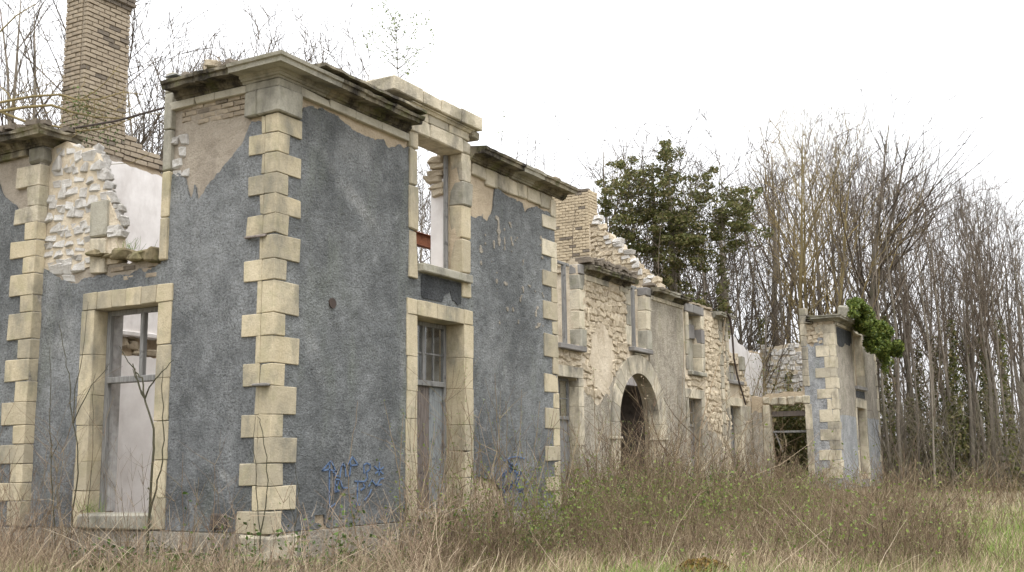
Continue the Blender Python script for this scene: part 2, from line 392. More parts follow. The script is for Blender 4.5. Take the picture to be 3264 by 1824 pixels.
M['straw2'] = m_isl('weathered_tall_grass', [(.07, .05, .034), (.16, .115, .075), (.30, .235, .15), (.46, .385, .26), (.11, .10, .045)])
M['weed2'] = m_isl('mixed_dry_stalks', [(.13, .085, .06), (.30, .22, .15), (.46, .37, .26)])
M['palestem'] = m_isl('bleached_stems', [(.42, .34, .235), (.58, .49, .36)])
M['green'] = m_isl('green_grass', [(.12, .20, .035), (.19, .31, .055), (.25, .33, .09), (.36, .33, .16)], .7, .3)
M['stick'] = m_isl('olive_shoot_bark', [(.045, .043, .026), (.065, .06, .035)])
M['mossball'] = m_isl('ochre_moss', [(.07, .04, .016), (.15, .085, .025), (.22, .14, .03), (.10, .085, .03)])

# ------------------------------------------------------------------ ground
gv = []; gf = []
xs = np.concatenate([np.linspace(-900, -30, 6), np.linspace(-25, 90, 93), np.linspace(100, 900, 6)])
ys = np.concatenate([np.linspace(-900, -40, 6), np.linspace(-35, 80, 93), np.linspace(90, 900, 6)])
GX, GY = np.meshgrid(xs, ys, indexing='ij')
near = np.exp(-((GX-20)/60)**2-((GY+2)/40)**2)
GZ = (fbm(GX, GY, .35, 2)-.5)*.22*near-.02
rise = np.clip((GX-40)/60, 0, 1)*1.5
GZ = GZ+rise*near
def gz(x, y):
    n_ = np.exp(-((x-20)/60)**2-((y+2)/40)**2)
    return ((fbm(x, y, .35, 2)-.5)*.22-.0)*n_-.02+np.clip((x-40)/60, 0, 1)*1.5*n_
nx, ny = GX.shape
idx = np.arange(nx*ny).reshape(nx, ny)
T = np.c_[idx[:-1, :-1].ravel(), idx[1:, :-1].ravel(), idx[1:, 1:].ravel(), idx[:-1, 1:].ravel()]
g = obj('ground', npmesh('ground', np.c_[GX.ravel(), GY.ravel(), GZ.ravel()], T, M['soil'], True)); tag(g, kind='structure')

# ------------------------------------------------------------------ stone, brick and moulding kits
PROTO = {}
def protos(key, mat, bev, jit, n=9):
    PROTO[key] = [mesh(key, blockverts((-.5, -.5, -.5), (.5, .5, .5), bev, jit), _BF, mat) for _ in range(n)]
protos('chalk', M['chalk'], .13, .13, 14); protos('rubble', M['rubble'], .12, .13, 14)
protos('brick', M['brick'], .05, .02, 6); protos('brickd', M['brickd'], .05, .03, 4)
protos('brickpale', M['brickpale'], .06, .03, 6); protos('limestone', M['lime2'], .09, .05, 6)
def piece(name, key, ax, u, d, z, w_, t_, h_, parent, tilt=.06):
    o = bpy.data.objects.new(name, PROTO[key][rng.randint(len(PROTO[key]))])
    link(o, parent, P(ax, u, d, z))
    o.scale = (w_, t_, h_) if ax == 'y' else (t_, w_, h_)
    a = rng.uniform(-tilt, tilt); b = rng.uniform(-tilt, tilt)*.7
    o.rotation_euler = (0, a, b) if ax == 'y' else (a, 0, b)
    return o
def rubble(parent, key, ax, plane, inside, dom, hr, wr, proud=.05, thick=.2, gap=.9, name='stone', tilt=.07, skip=.0):
    u0, u1, z0, z1 = dom; z = z0; n = 0
    while z < z1:
        h = rng.uniform(*hr); u = u0-rng.uniform(0, wr[0])
        while u < u1:
            w_ = rng.uniform(*wr); uc = u+w_/2; zc = z+h/2+rng.uniform(-.5, .5)*h*.55
            if inside(uc, zc) and rng.rand() > skip:
                hh = h*rng.uniform(.85, 1.15)*gap; pr = rng.uniform(.45, 1)*proud
                piece(name, key, ax, uc, plane+thick/2-pr, zc, w_*gap, thick, hh, parent, tilt); n += 1
            u += w_
        z += h
    return n
def bricks(parent, key, ax, u0, u1, plane, z0, z1, off=0, bw=.235, bh=.077, th=.1, proud=.012, inside=None, miss=0.0):
    z = z0; r = off
    while z < z1-.02:
        u = u0-(bw/2 if r % 2 else 0)
        while u < u1-.02:
            a, b = max(u, u0), min(u+bw, u1)
            if b-a > .04 and (inside is None or inside((a+b)/2, z+bh/2)) and rng.rand() >= miss:
                piece('brick', key if rng.rand() > .07 else 'brickd', ax, (a+b)/2, plane+th/2-proud*rng.uniform(0, 1), z+bh/2, b-a-.014, th, bh-.015, parent, .012)
            u += bw
        z += bh; r += 1
def inpoly(poly):
    pl = [tuple(p) for p in poly]
    def f(x, y):
        c = False; j = len(pl)-1
        for i in range(len(pl)):
            (xi, yi), (xj, yj) = pl[i], pl[j]
            if (yi > y) != (yj > y) and x < (xj-xi)*(y-yi)/(yj-yi)+xi: c = not c
            j = i
        return c
    return f
def quoins(root, zs, corner, mat, la=.52, sa=.27, lb=.49, sb=.23, start=0, sx=1, chip=.05, proud=.024):
    # corner stones wrapping the edge at (x, y); +y run on the side face, sx * x run on the front face
    x, y = corner
    for i in range(len(zs)-1):
        longb = (i+start) % 2 == 0
        wb = (lb if longb else sb)*rng.uniform(.93, 1.05); wa = (sa if longb else la)*rng.uniform(.93, 1.05)
        z1, z0 = zs[i]-.0025, zs[i+1]+.0025
        pr = proud+rng.uniform(-.004, .004)
        x0, x1 = (x-pr, x+wb) if sx > 0 else (x-wb, x+pr)
        # L-shaped stone: front arm and side arm in one mesh
        v = blockverts((x0, y-pr, z0), (x1, y+.2, z1), .008, .006, chip)
        n = len(v)
        xs0, xs1 = (x0, x+.2) if sx > 0 else (x-.2, x1)
        v2 = blockverts((xs0+.001, y+.2, z0), (xs1, y+wa, z1), .007, .005, chip)
        if wa <= .25: v2 = blockverts((xs0+.001, y+.2, z0), (xs1, y+.26, z1), .012, .004, chip)
        obj('quoin', mesh('quoin', list(v)+list(v2), _BF+[tuple(k+n for k in f) for f in _BF], mat), root)
def surround(root, ax, u0, u1, z0, z1, plane, jw, lh, mat, nl=5, course=(.28, .45), depth=.28, proud=.022, lintel=True, left=True, right=True, zl=None, lmat=None, chip=.06):
    for side in (0, 1):
        if (side == 0 and not left) or (side == 1 and not right): continue
        z = z0; top = z1 if lintel else z1
        while z < top-.05:
            h = rng.uniform(*course)
            if top-z-h < .15: h = top-z
            ww = jw*rng.uniform(.95, 1.05)
            a, b = (u0-ww, u0) if side == 0 else (u1, u1+ww)
            fblk('jamb_stone', ax, a, b, plane-proud-rng.uniform(0, .006), plane+depth, z+.002, z+h-.002, mat, root, bev=.007, jit=.005, chip=chip)
            z += h
    if lintel:
        L0, L1 = u0-jw, u1+jw; W = (L1-L0)/nl
        for i in range(nl):
            fblk('lintel_stone', ax, L0+i*W+.003, L0+(i+1)*W-.003, plane-proud-.004-rng.uniform(0, .005), plane+depth, z1+.002, z1+lh, lmat or mat, root, bev=.008, jit=.004, chip=chip)
CP = [(0, 0), (.045, 0), (.055, .028), (.085, .032), (.095, .062), (.12, .066), (.13, .105), (.335, .085), (.34, .15), (.37, .16), (.38, .205), (0, .25)]
def cornice(root, ax, u0, u1, plane, z, mat, m0=0, m1=0, dam=.01, n=4, sc_=1.0):
    return mould('cornice_block', ax, u0, u1, plane, [(a*sc_, z+b*sc_) for a, b in CP], mat, root, m0, m1, n, dam)
def run_cornice(root, ax, cuts, plane, z, mats, m0=0, m1=0, dam=.012, sc_=1.0):
    for i in range(len(cuts)-1):
        f, l = i == 0, i == len(cuts)-2
        cornice(root, ax, cuts[i]+(0 if f and m0 else .004), cuts[i+1]-(0 if l and m1 else .004), plane, z, mats[i % len(mats)], m0 if f else 0, m1 if l else 0, dam, sc_=sc_)
def frieze(root, ax, cuts, plane, z0, z1, mat, proud=.045):
    for a, b in zip(cuts[:-1], cuts[1:]):
        fblk('frieze_block', ax, a+.003, b-.003, plane-proud, plane+.2, z0, z1, mat, root, bev=.008, jit=.004, chip=.05)
def joinery(root, ax, u0, u1, z0, z1, d, ztr, mull, post=.07, side=(1, 1), bars=0, panes=True, wood='wood', bot=True):
    s = 1  # frame in the reveal, its front at depth d
    t = .07
    mb = MB()
    if side[0]: mb.box(P(ax, u0+.002, d, z0), P(ax, u0+post, d+t, z1))
    if side[1]: mb.box(P(ax, u1-post, d, z0), P(ax, u1-.002, d+t, z1))
    mb.box(P(ax, u0+post*side[0], d+.003, z1-post), P(ax, u1-post*side[1], d+t-.003, z1-.002))
    fr = mb.build('door_frame', M[wood], root)
    fblk('transom', ax, u0+post*side[0], u1-post*side[1], d-.03, d+t+.01, ztr, ztr+.09, M[wood], fr, bev=.008, jit=.002)
    a, b = u0+post*side[0], u1-post*side[1]
    edges = [a]+[a+(b-a)*k for k in mull]+[b]
    for k in mull:
        c = a+(b-a)*k
        fblk('mullion', ax, c-.035, c+.035, d-.012, d+t, ztr+.09, z1-post, M[wood], fr, bev=.006, jit=.002)
    for q in range(len(edges)-1):
        e0, e1 = edges[q]+(.035 if q else 0), edges[q+1]-(.035 if q < len(edges)-2 else 0)
        zb = [ztr+.09+(z1-post-ztr-.09)*k/(bars+1) for k in range(bars+2)]
        for k in range(1, bars+1):
            fblk('glazing_bar', ax, e0, e1, d+.01, d+.05, zb[k]-.014, zb[k]+.014, M[wood], fr, bev=.004, jit=.001)
        if panes:
            for k in range(bars+1):
                if rng.rand() < .75:
                    fblk('pane', ax, e0, e1, d+.028, d+.032, zb[k]+(.014 if k else 0), zb[k+1]-(.014 if k < bars else 0), M['glass'], fr, bev=.0005, jit=0)
    return fr

# ------------------------------------------------------------------ near wing
W1 = empty('ruined_wing', (0, 0, 0), 'roofless grey roughcast wing with yellow quoins nearest the camera, blue graffiti on its front', 'building')
DW, UW = (3.3, 4.68, .72, 3.78), (3.3, 4.62, 4.62, 6.74)          # front: door and upper window
SW = (2.13, 3.45, .83, 3.76)                                       # side: door
def f_front(U, V):
    s = rect(U, V, .03, 8.07, 0, 6.9)
    s = np.minimum(s, -rect(U, V, DW[0]-.012, DW[1]+.012, DW[2], DW[3]+.01))
    s = np.minimum(s, -rect(U, V, UW[0]-.012, UW[1]+.012, UW[2], 9))
    return s
slab('wall', f_front, (0, 8.1, 0, 6.95), .09, .035, .5, 'y', M['mortar'], W1, .012, 5)
def f_fcoat(U, V):
    n1 = fbm(U, V, 2.6, 3)-.5; n2 = fbm(U, V, 7, 4)-.5
    top = np.interp(U, [0, .22, .3, .42, .5, .62, .9, 1.3, 1.6, 1.9, 2.2, 2.5, 2.85, 3.1, 4.85, 4.95, 5.55, 5.7, 5.78, 5.9, 6.4, 6.8, 6.9, 7.1, 7.6, 8.1],
                       [5.85, 5.9, 5.95, 6.1, 6.42, 6.5, 6.5, 6.46, 6.4, 6.36, 6.34, 6.36, 6.44, 6.5, 5.75, 5.72, 5.76, 5.92, 6.3, 6.4, 6.36, 6.3, 6.08, 6.3, 6.34, 6.36])
    n3 = fbm(U, V, 17, 6)-.5
    s = np.minimum(rect(U, V, .02, 8.08, .615, 6.6), top-V+.16*n1+.13*n2+.07*n3)
    s = np.minimum(s, -rect(U, V, DW[0]-.1, DW[1]+.1, .5, DW[3]+.1))
    s = np.minimum(s, -rect(U, V, UW[0]-.1, UW[1]+.1, UW[2]-.05, 9))
    patch = .62-np.hypot((U-5.35)/1.1, (V-.62)/1.0)*1.0+.10*n1+.04*n2
    s = np.minimum(s, -patch)
    lift = .60-fbm(U, V, 3.2, 21)                # small chips along the foot of the wall
    s = np.minimum(s, np.maximum(V-.80, lift+.13))
    return s
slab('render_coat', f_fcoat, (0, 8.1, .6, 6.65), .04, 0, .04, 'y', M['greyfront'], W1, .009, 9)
def f_flake(U, V):
    reg = np.minimum(np.minimum(U-5.2, 7.7-U), np.minimum(V-3.9, 5.9-V))
    fl = vn(U*1.9, V*.8, 5.5, 11)*.6+vn(U, V, 13, 12)*.4-.76+.07*np.clip(reg-.4, -1.5, .5)
    return np.minimum(fl*.25, reg)
tag(slab('worn_flakes', f_flake, (5.2, 7.8, 3.9, 5.9), .025, -.012, .01, 'y', M['tangrey'], W1, .003, 9), kind='stuff')
# damp patch under the upper sill, set 4 mm proud
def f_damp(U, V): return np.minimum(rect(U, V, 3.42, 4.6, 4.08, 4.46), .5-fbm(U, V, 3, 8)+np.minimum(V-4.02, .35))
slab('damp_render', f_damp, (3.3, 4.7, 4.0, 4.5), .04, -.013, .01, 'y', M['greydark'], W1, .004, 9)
def f_plinth(U, V): return rect(U, V, -.05, 8.14, -.4, .6)
slab('plinth', f_plinth, (-.05, 8.14, -.4, .6), .1, -.06, .3, 'y', M['tangrey'], W1, .012, 3)
def f_splinth(U, V): return rect(U, V, .3, 4.7, -.4, .6)
slab('plinth', f_splinth, (.3, 4.7, -.4, .6), .1, -.06, .3, 'x', M['tangrey'], W1, .012, 3)
# side wall with the broken upper window
def f_sidetop(U): return np.interp(U, [0, 2.02, 2.06, 2.12, 2.13, 3.0, 3.08, 3.12, 3.3, 3.42, 3.55, 3.68, 4.0, 4.4, 4.75],
                                     [6.9, 6.9, 6.6, 5.2, 4.42, 4.42, 4.78, 5.12, 5.45, 5.72, 6.02, 6.27, 6.33, 6.46, 6.44])
def f_side(U, V):
    s = np.minimum(rect(U, V, .5, 4.72, 0, 7), f_sidetop(U)+(fbm(U, V, 4, 9)-.5)*.16*(U > 2.1)-V)
    return np.minimum(s, -rect(U, V, SW[0]-.012, SW[1]+.012, SW[2]-.25, SW[3]+.01))
slab('wall', lambda U, V: np.minimum(f_side(U, V), np.maximum(4.42-V, 2.1-U)), (.5, 4.75, 0, 6.95), .07, .035, .5, 'x', M['mortardark'], W1, .015, 5)
slab('broken_wall', lambda U, V: np.minimum(f_side(U, V), np.minimum(V-4.425, U-2.12)), (2.1, 4.75, 4.4, 6.6), .06, .012, .17, 'x', M['mortarpale'], W1, .015, 5)
for i in range(26):
    zz = rng.uniform(4.85, 6.3); uu = float(np.interp(zz, [4.8, 5.1, 5.5, 5.9, 6.3], [3.06, 3.12, 3.34, 3.5, 3.72]))
    piece('stone', 'chalk', 'x', uu+rng.uniform(0, .09), rng.uniform(.08, .17), zz, rng.uniform(.1, .2), .15, rng.uniform(.07, .13), W1, .2)
def f_scoat(U, V):
    n1 = fbm(U, V, 2.6, 31)-.5; n2 = fbm(U, V, 8, 32)-.5
    top = np.interp(U, [.02, .3, .5, .62, .8, 1.0, 1.2, 1.35, 1.45, 1.52, 1.6, 1.72, 1.85, 2.0, 2.05, 2.12, 3.0, 3.3, 3.55, 3.9, 4.1, 4.5, 4.72],
                       [6.18, 6.18, 6.12, 5.85, 5.66, 5.52, 5.42, 5.25, 5.2, 5.36, 5.2, 5.5, 5.62, 5.6, 5.4, 4.30, 4.24, 4.2, 4.2, 4.2, 4.27, 4.42, 4.55])
    n3 = fbm(U, V, 17, 33)-.5
    s = np.minimum(rect(U, V, .02, 4.70, .615, 6.5), top-V+.18*n1+.12*n2+.07*n3)
    return np.minimum(s, -rect(U, V, SW[0]-.1, SW[1]+.1, .5, SW[3]+.1))
slab('render_coat', f_scoat, (0, 4.75, .6, 6.3), .03, 0, .04, 'x', M['greyside'], W1, .010, 9)
ZQ = [6.19, 5.93, 5.65, 5.36, 5.08, 4.8, 4.52, 4.19, 3.9, 3.46, 3.16, 2.8, 2.5, 2.13, 1.83, 1.5, 1.21, 0.89, 0.60]
quoins(W1, ZQ, (0, 0), M['lime'])
blk('corner_cap', (-.07, -.07, 6.195), (.42, .33, 6.56), M['greystone'], W1, .015, .006)
blk('corner_cap', (-.068, .33, 6.20), (.3, .56, 6.555), M['greystone'], W1, .015, .006)
blk('plinth_stone', (-.1, -.1, .25), (.5, .42, .595), M['lime2'], W1, .02, .01, .2)
ZE = [6.60, 6.26, 5.99, 5.75, 5.43, 5.14, 4.83, 4.54, 4.18, 3.91, 3.46, 3.14, 2.78, 2.48, 2.09, 1.76, 1.48, 1.19, 0.92, 0.65]
for i in range(len(ZE)-1):                       # quoins at the far end of the front
    wd = .2 if i % 2 == 0 else .56
    if i == 2: continue
    blk('quoin', (8.1-wd*rng.uniform(.95, 1.04), -.026, ZE[i+1]+.003), (8.126, .4, ZE[i]-.003), M['lime'] if i > 4 else M['lime2'], W1, .008, .006, .12)
# frieze and cornice
frieze(W1, 'x', [.56, 1.15, 1.55, 2.04], 0, 6.565, 6.675, M['frieze'])
frieze(W1, 'y', [.42, 1.05, 1.65, 2.3, 3.02], 0, 6.55, 6.675, M['frieze'])
blk('frieze_block', (-.05, -.05, 6.563), (.42, .56, 6.676), M['greystone'], W1, .01, .004)
run_cornice(W1, 'x', [0, .62], 0, 6.68, [M['greystone']], 1, 0, .005)
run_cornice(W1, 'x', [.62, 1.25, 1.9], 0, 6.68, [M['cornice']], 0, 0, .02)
run_cornice(W1, 'y', [0, .95, 1.5], 0, 6.68, [M['greystone'], M['cornice']], 1, 0, .006)
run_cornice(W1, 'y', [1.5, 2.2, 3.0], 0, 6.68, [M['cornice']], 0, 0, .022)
# broken roofing slab lying along the front cornice, rubble on the side
slab('roof_slab', lambda U, V: np.minimum(rect(U, V, .55, 3.02, -.42, .5), -.37+.12+V*0+(V+.30+.10*(fbm(U, V, 3, 15)-.5))), (.5, 3.1, -.45, .5), .08, 0, 1, 'y', M['cornice'], None) if False else None
V_ = []; F_ = []
nn = 14
for i in range(nn+1):
    x = .5+2.52*i/nn; j = rng.uniform(-.02, .02); z = 6.945+rng.uniform(-.004, .004)
    for (yy, zz) in ((-.40+j, z), (-.39+j, z+.045), (.35, z+.10), (.35, z-.01)): V_.append((x, yy, zz))
for i in range(nn):
    for q in range(4): a, b = i*4+q, i*4+(q+1) % 4; F_.append((a, b, b+4, a+4))
F_ += [(0, 1, 2, 3)[::-1], tuple(range(nn*4, nn*4+4))]
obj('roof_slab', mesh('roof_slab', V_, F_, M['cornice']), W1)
for i in range(26):
    s_ = rng.uniform(.08, .22); yv = rng.uniform(.75, 1.85)
    piece('loose_stone', 'brickd' if i % 3 else 'rubble', 'x', yv, rng.uniform(-.2, .3), 6.93+s_*.25+(.05 if abs(yv-1.15) < .3 else 0), s_*1.3, s_, s_*.55, W1, .4)
blk('flashing', (-.33, 1.62, 6.945), (-.05, 1.86, 6.955), M['lead'], W1, .002, .004)
rubble(W1, 'chalk', 'x', .03, inpoly([(1.72, 5.55), (1.98, 5.55), (1.98, 6.2), (1.8, 6.25)]), (1.72, 2.0, 5.55, 6.2), (.14, .2), (.16, .24), .05, .2)
bricks(W1, 'brick', 'x', .6, 1.85, .03, 6.28, 6.55, proud=.02, miss=.12)
# side door
surround(W1, 'x', SW[0], SW[1], .62, SW[3], 0, .27, .26, M['lime'], 6, (.4, .6))
fblk('door_sill', 'x', SW[0]-.06, SW[1]+.06, -.13, .3, .605, SW[2], M['greystone'], W1, bev=.02, jit=.008, chip=.2)
joinery(W1, 'x', SW[0], SW[1], SW[2], SW[3], .22, 2.68, [.42], .075, panes=False)
fblk('reveal_plaster', 'x', SW[1]-.02, SW[1]+.008, .285, .50, SW[2], SW[3]-.02, M['peel'], W1, bev=.004, jit=.004)
# side upper window: standing jamb, stub, broken sill
z = 4.36
for h in (.62, .68, .62, .55, .32):
    fblk('jamb_stone', 'x', 1.985, 2.14+rng.uniform(-.01, .01), -.05, .34, z, z+h-.006, M['lime'] if z < 5.6 else M['greystone'], W1, bev=.015, jit=.006, chip=.15); z += h
z = 4.30
for h in (.55, .55):
    fblk('jamb_stone', 'x', 3.27, 3.62, -.05, .3, z, z+h-.006, M['lime2'] if z < 4.5 else M['greystone'], W1, bev=.018, jit=.01, chip=.3); z += h
for i in range(9):
    a = 2.15+i*.15
    fblk('broken_sill', 'x', a, a+rng.uniform(.16, .3), -.16+rng.uniform(0, .1), .3, 4.36+rng.uniform(-.03, .06)+.02*i, 4.47+rng.uniform(0, .1)+.012*i, M['moss'], W1, bev=.03, jit=.03)
inr = inpoly([(4.68, 6.42), (3.72, 6.26), (3.56, 5.96), (3.42, 5.6), (3.15, 5.15), (3.1, 4.85), (3.26, 4.8), (3.26, 4.35), (3.5, 4.32), (4.1, 4.22), (4.5, 4.38), (4.68, 4.55)])
rubble(W1, 'chalk', 'x', .02, lambda u, v: inr(u, v) and not (3.24 < u < 3.66 and v < 5.42), (3.05, 4.66, 4.2, 6.5), (.12, .19), (.15, .31), .040, .22, .99, tilt=.10)
bricks(W1, 'brick', 'x', 2.2, 3.2, .02, 4.14, 4.36, proud=.03, miss=.2)
# front door and upper window
surround(W1, 'y', DW[0], DW[1], .62, DW[3], 0, .28, .25, M['lime'], 7, (.42, .62), depth=.42)
fblk('door_sill', 'y', DW[0]-.05, DW[1]+.05, -.12, .3, .605, DW[2], M['greystone'], W1, bev=.02, jit=.008, chip=.2)
fr = joinery(W1, 'y', DW[0], DW[1], DW[2], DW[3], .34, 2.72, [.5], .075, bars=1)
for c in (.26, .76):
    fblk('glazing_bar', 'y', DW[0]+.075+(DW[1]-DW[0]-.15)*c-.012, DW[0]+.075+(DW[1]-DW[0]-.15)*c+.012, .348, .388, 2.81, 3.7, M['wood'], fr, bev=.003, jit=.001)
for a, b, mt in ((3.75, 4.0, 'plankbrown'), (4.005, 4.22, 'plankbrown'), (4.225, 4.6, 'plankblue')):
    fblk('plank', 'y', a, b, .37+rng.uniform(0, .01), .405, DW[2]+.02, 2.72, M[mt], W1, bev=.006, jit=.003)
fblk('plank', 'y', 3.38, 3.72, .40, .43, DW[2]+.02, 2.72, M['plankpale'], W1, bev=.006, jit=.003)
z = 4.36
for h in (.78, .72, .62, .3):
    fblk('jamb_stone', 'y', 3.06, 3.30, -.035, .26, z, z+h-.005, M['lime'], W1, bev=.015, jit=.006, chip=.15); z += h
z = 4.24
for h, mt in ((.42, 'lime'), (.6, 'lime'), (.58, 'lime'), (.42, 'greystone'), (.5, 'lime2')):
    fblk('jamb_stone', 'y', 4.62, 4.90+(.03 if mt == 'greystone' else 0), -.035-(.02 if mt == 'greystone' else 0), .24, z, z+h-.005, M[mt], W1, bev=.018, jit=.007, chip=.2); z += h
fblk('window_sill', 'y', 3.32, 4.80, -.13, .2, 4.48, 4.62, M['greystone'], W1, bev=.012, jit=.003)
fblk('window_post', 'y', 4.545, 4.615, .25, .32, 4.62, 6.74, M['wood'], W1, bev=.008, jit=.003)
fblk('reveal_plaster', 'y', 4.60, 4.66, .325, .62, 4.62, 6.35, M['plaster'], W1, bev=.02, jit=.015)
for i in range(6): piece('stone', 'rubble', 'y', 4.66+rng.uniform(-.04, .04), .5+rng.uniform(-.08, .08), 6.1+.12*i, .22, .3, .13, W1, .2)
fblk('lintel_stone', 'y', 3.04, 3.62, -.05, .4, 6.745, 7.0, M['lime2'], W1, bev=.02, jit=.008, chip=.2)
fblk('lintel_stone', 'y', 3.626, 4.62, -.055, .4, 6.742, 7.0, M['lime2'], W1, bev=.02, jit=.006, chip=.1)
fblk('lintel_stone', 'y', 4.626, 4.92, -.045, .4, 6.76, 7.0, M['lime2'], W1, bev=.02, jit=.008, chip=.2)
for a, b in ((2.72, 3.1), (3.106, 3.6), (3.606, 4.2), (4.206, 4.9)):
    fblk('parapet_stone', 'y', a, b-.004, -.03-rng.uniform(0, .01), .38, 7.004, 7.2, M['lime2'], W1, bev=.01, jit=.005, chip=.2)
mould('parapet_moulding', 'y', 3.0, 4.9, -.03, [(0, 7.15), (.03, 7.15), (.06, 7.19), (.085, 7.195), (.085, 7.215), (0, 7.22)], M['lime2'], W1, n=6, dam=.004)
for a, b, zt in ((2.45, 3.25), (3.255, 3.8), (3.805, 4.4), (4.405, 5.05)) and ((2.45, 3.25, 7.47), (3.256, 3.78, 7.44), (3.788, 4.38, 7.44), (4.39, 5.06, 7.47)):
    fblk('parapet_cap', 'y', a, b-.006, -.17+rng.uniform(-.01, .01), .42, 7.222, zt, M['lime2'], W1, bev=.014, jit=.008, chip=.3)
fblk('parapet_cap', 'y', 4.84, 5.06, -.12, .35, 7.06, 7.21, M['cornice'], W1, bev=.025, jit=.01)
# right half frieze and cornice
x = 4.98
while x < 8.0:
    w_ = rng.uniform(.34, .55); zt = 6.55+rng.uniform(-.02, .02)
    if rng.rand() > .12: fblk('frieze_block', 'y', x, min(x+w_-.012, 8.12), -.012-rng.uniform(0, .02), .2, zt-rng.uniform(.13, .2), 6.672, M['lime2'], W1, bev=.015, jit=.012, chip=.3)
    x += w_
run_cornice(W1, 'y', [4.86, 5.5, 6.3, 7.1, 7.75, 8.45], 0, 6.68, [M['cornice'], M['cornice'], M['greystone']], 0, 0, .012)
for i in range(14):
    s_ = rng.uniform(.1, .22); piece('loose_stone', 'brick', 'y', rng.uniform(7.2, 8.3), rng.uniform(0, .4), 6.95+.06*(i//5)+.02, s_*1.6, s_, .06, W1, .1)
# right side wall of the wing, its back wall with plaster, floor
def f_right(U, V):
    s = np.minimum(rect(U, V, .5, 3.3, 0, 7), np.interp(U, [.5, .8, .95, 1.1, 3.3], [6.8, 6.7, 5.6, 4.5, 4.4])+(fbm(U, V, 4, 40)-.5)*.3-V)
    return np.minimum(s, -rect(U, V, 1.15, 2.6, .7, 3.5))
slab('wall', f_right, (.5, 3.35, 0, 7), .1, 7.62, 8.1, 'x', M['peel'], W1, .02, 3)  # grey plaster paints in the interior shade seen through the front door
def f_cross(U, V): return np.minimum(rect(U, V, .52, 7.6, 0, 6.9), np.interp(U, [.5, .9, 1.45, 2.3, 3.0, 8], [6.62, 6.6, 6.63, 6.6, 6.3, 5.6])+(fbm(U, V, 5, 44)-.5)*.07-V)
slab('wall', f_cross, (.5, 7.7, 0, 6.9), .1, 4.83, 5.2, 'y', M['mortar'], W1, .02, 4)
def f_cplast(U, V):
    s = np.minimum(rect(U, V, .53, 7.6, .3, 6.6), np.interp(U, [.5, .9, 1.45, 2.3, 3.0, 8], [6.52, 6.5, 6.53, 6.48, 6.2, 5.5])+(fbm(U, V, 5, 47)-.5)*.1-V)
    return np.minimum(s, -(rect(U, V, 1.0, 3.4, 3.28, 3.60)+(fbm(U, V, 4, 48)-.5)*.12))
slab('plaster_coat', f_cplast, (.5, 7.7, .3, 6.6), .06, 4.76, 4.84, 'y', M['plaster'], W1, .008, 2)
rubble(W1, 'rubble', 'y', 4.80, lambda u, v: 1.05 < u < 3.3, (1.0, 3.4, 3.3, 3.58), (.12, .16), (.16, .3), .05, .15, .85, skip=.3)
fblk('floor_ledge', 'y', 1.0, 4.0, 4.68, 4.82, 3.62, 3.70, M['plaster'], W1, bev=.01, jit=.004)
bricks(W1, 'brick', 'y', 1.5, 2.9, 4.78, 6.60, 6.98, bh=.09, bw=.26, inside=lambda u, z: z < 7.05-.26*(u-1.5), proud=.02)
for i, y_ in enumerate((1.05, 1.75)):
    mb = MB(); yy = y_
    for (a, b) in ((-.06, .005), (-.004, .004), (-.06, .005)): pass
    mb.box((1.2+i, yy-.05, 4.42), (7.62, yy+.05, 4.435)); mb.box((1.2+i, yy-.006, 4.435), (7.62, yy+.006, 4.565)); mb.box((1.2+i, yy-.05, 4.565), (7.62, yy+.05, 4.58))
    mb.build('steel_beam', M['rust'], W1)
mb = MB(); p = on(1, 2.2, 1046, 600); q = on(1, 2.2, 1100, 612)
zb = float(p[2]); mb.box((4.5, 2.14, zb-.13), (8.3, 2.26, zb-.11)); mb.box((4.5, 2.19, zb-.11), (8.3, 2.21, zb+.11)); mb.box((4.5, 2.14, zb+.11), (8.3, 2.26, zb+.13))
mb.build('steel_beam', M['rust'], W1)
fblk('floor_slab', 'y', .5, 7.6, .5, 4.8, .3, .62, M['plaster'], W1, bev=.01)  # unseen floor, kept pale to bounce light up the inner walls
fblk('shade_slab', 'y', 4.2, 7.6, .52, 4.7, 3.98, 4.16, M['dark'], W1, bev=.03, jit=.02)  # slab added to darken the ground floor behind the front door
# small fittings
mb = MB(); pv = on(1, 0, 835, 763)
for k in range(3): mb.tube([(pv[0], -.02+.004*k, pv[2]), (pv[0], .02, pv[2])], [.075-.02*k]*2, 14)
tag(mb.build('vent_grille', M['iron'], W1), 'round dark iron vent in the grey front')
mb = MB(); mb.box((-.07, .12, 4.49), (-.02, .50, 4.525), .01, .006); mb.build('iron_cramp', M['wooddark'], W1)
mb = MB(); mb.box((-.12, .0, 2.495), (-.02, .25, 2.53), .01, .004); mb.build('iron_bracket', M['darkstone'], W1)
mb = MB(); mb.box((-.02, .70, .64), (.06, 1.0, .86), .02, .02); mb.build('air_hole', M['dark'], W1)  # solid block; the hole's inner shade is painted as its dark colour
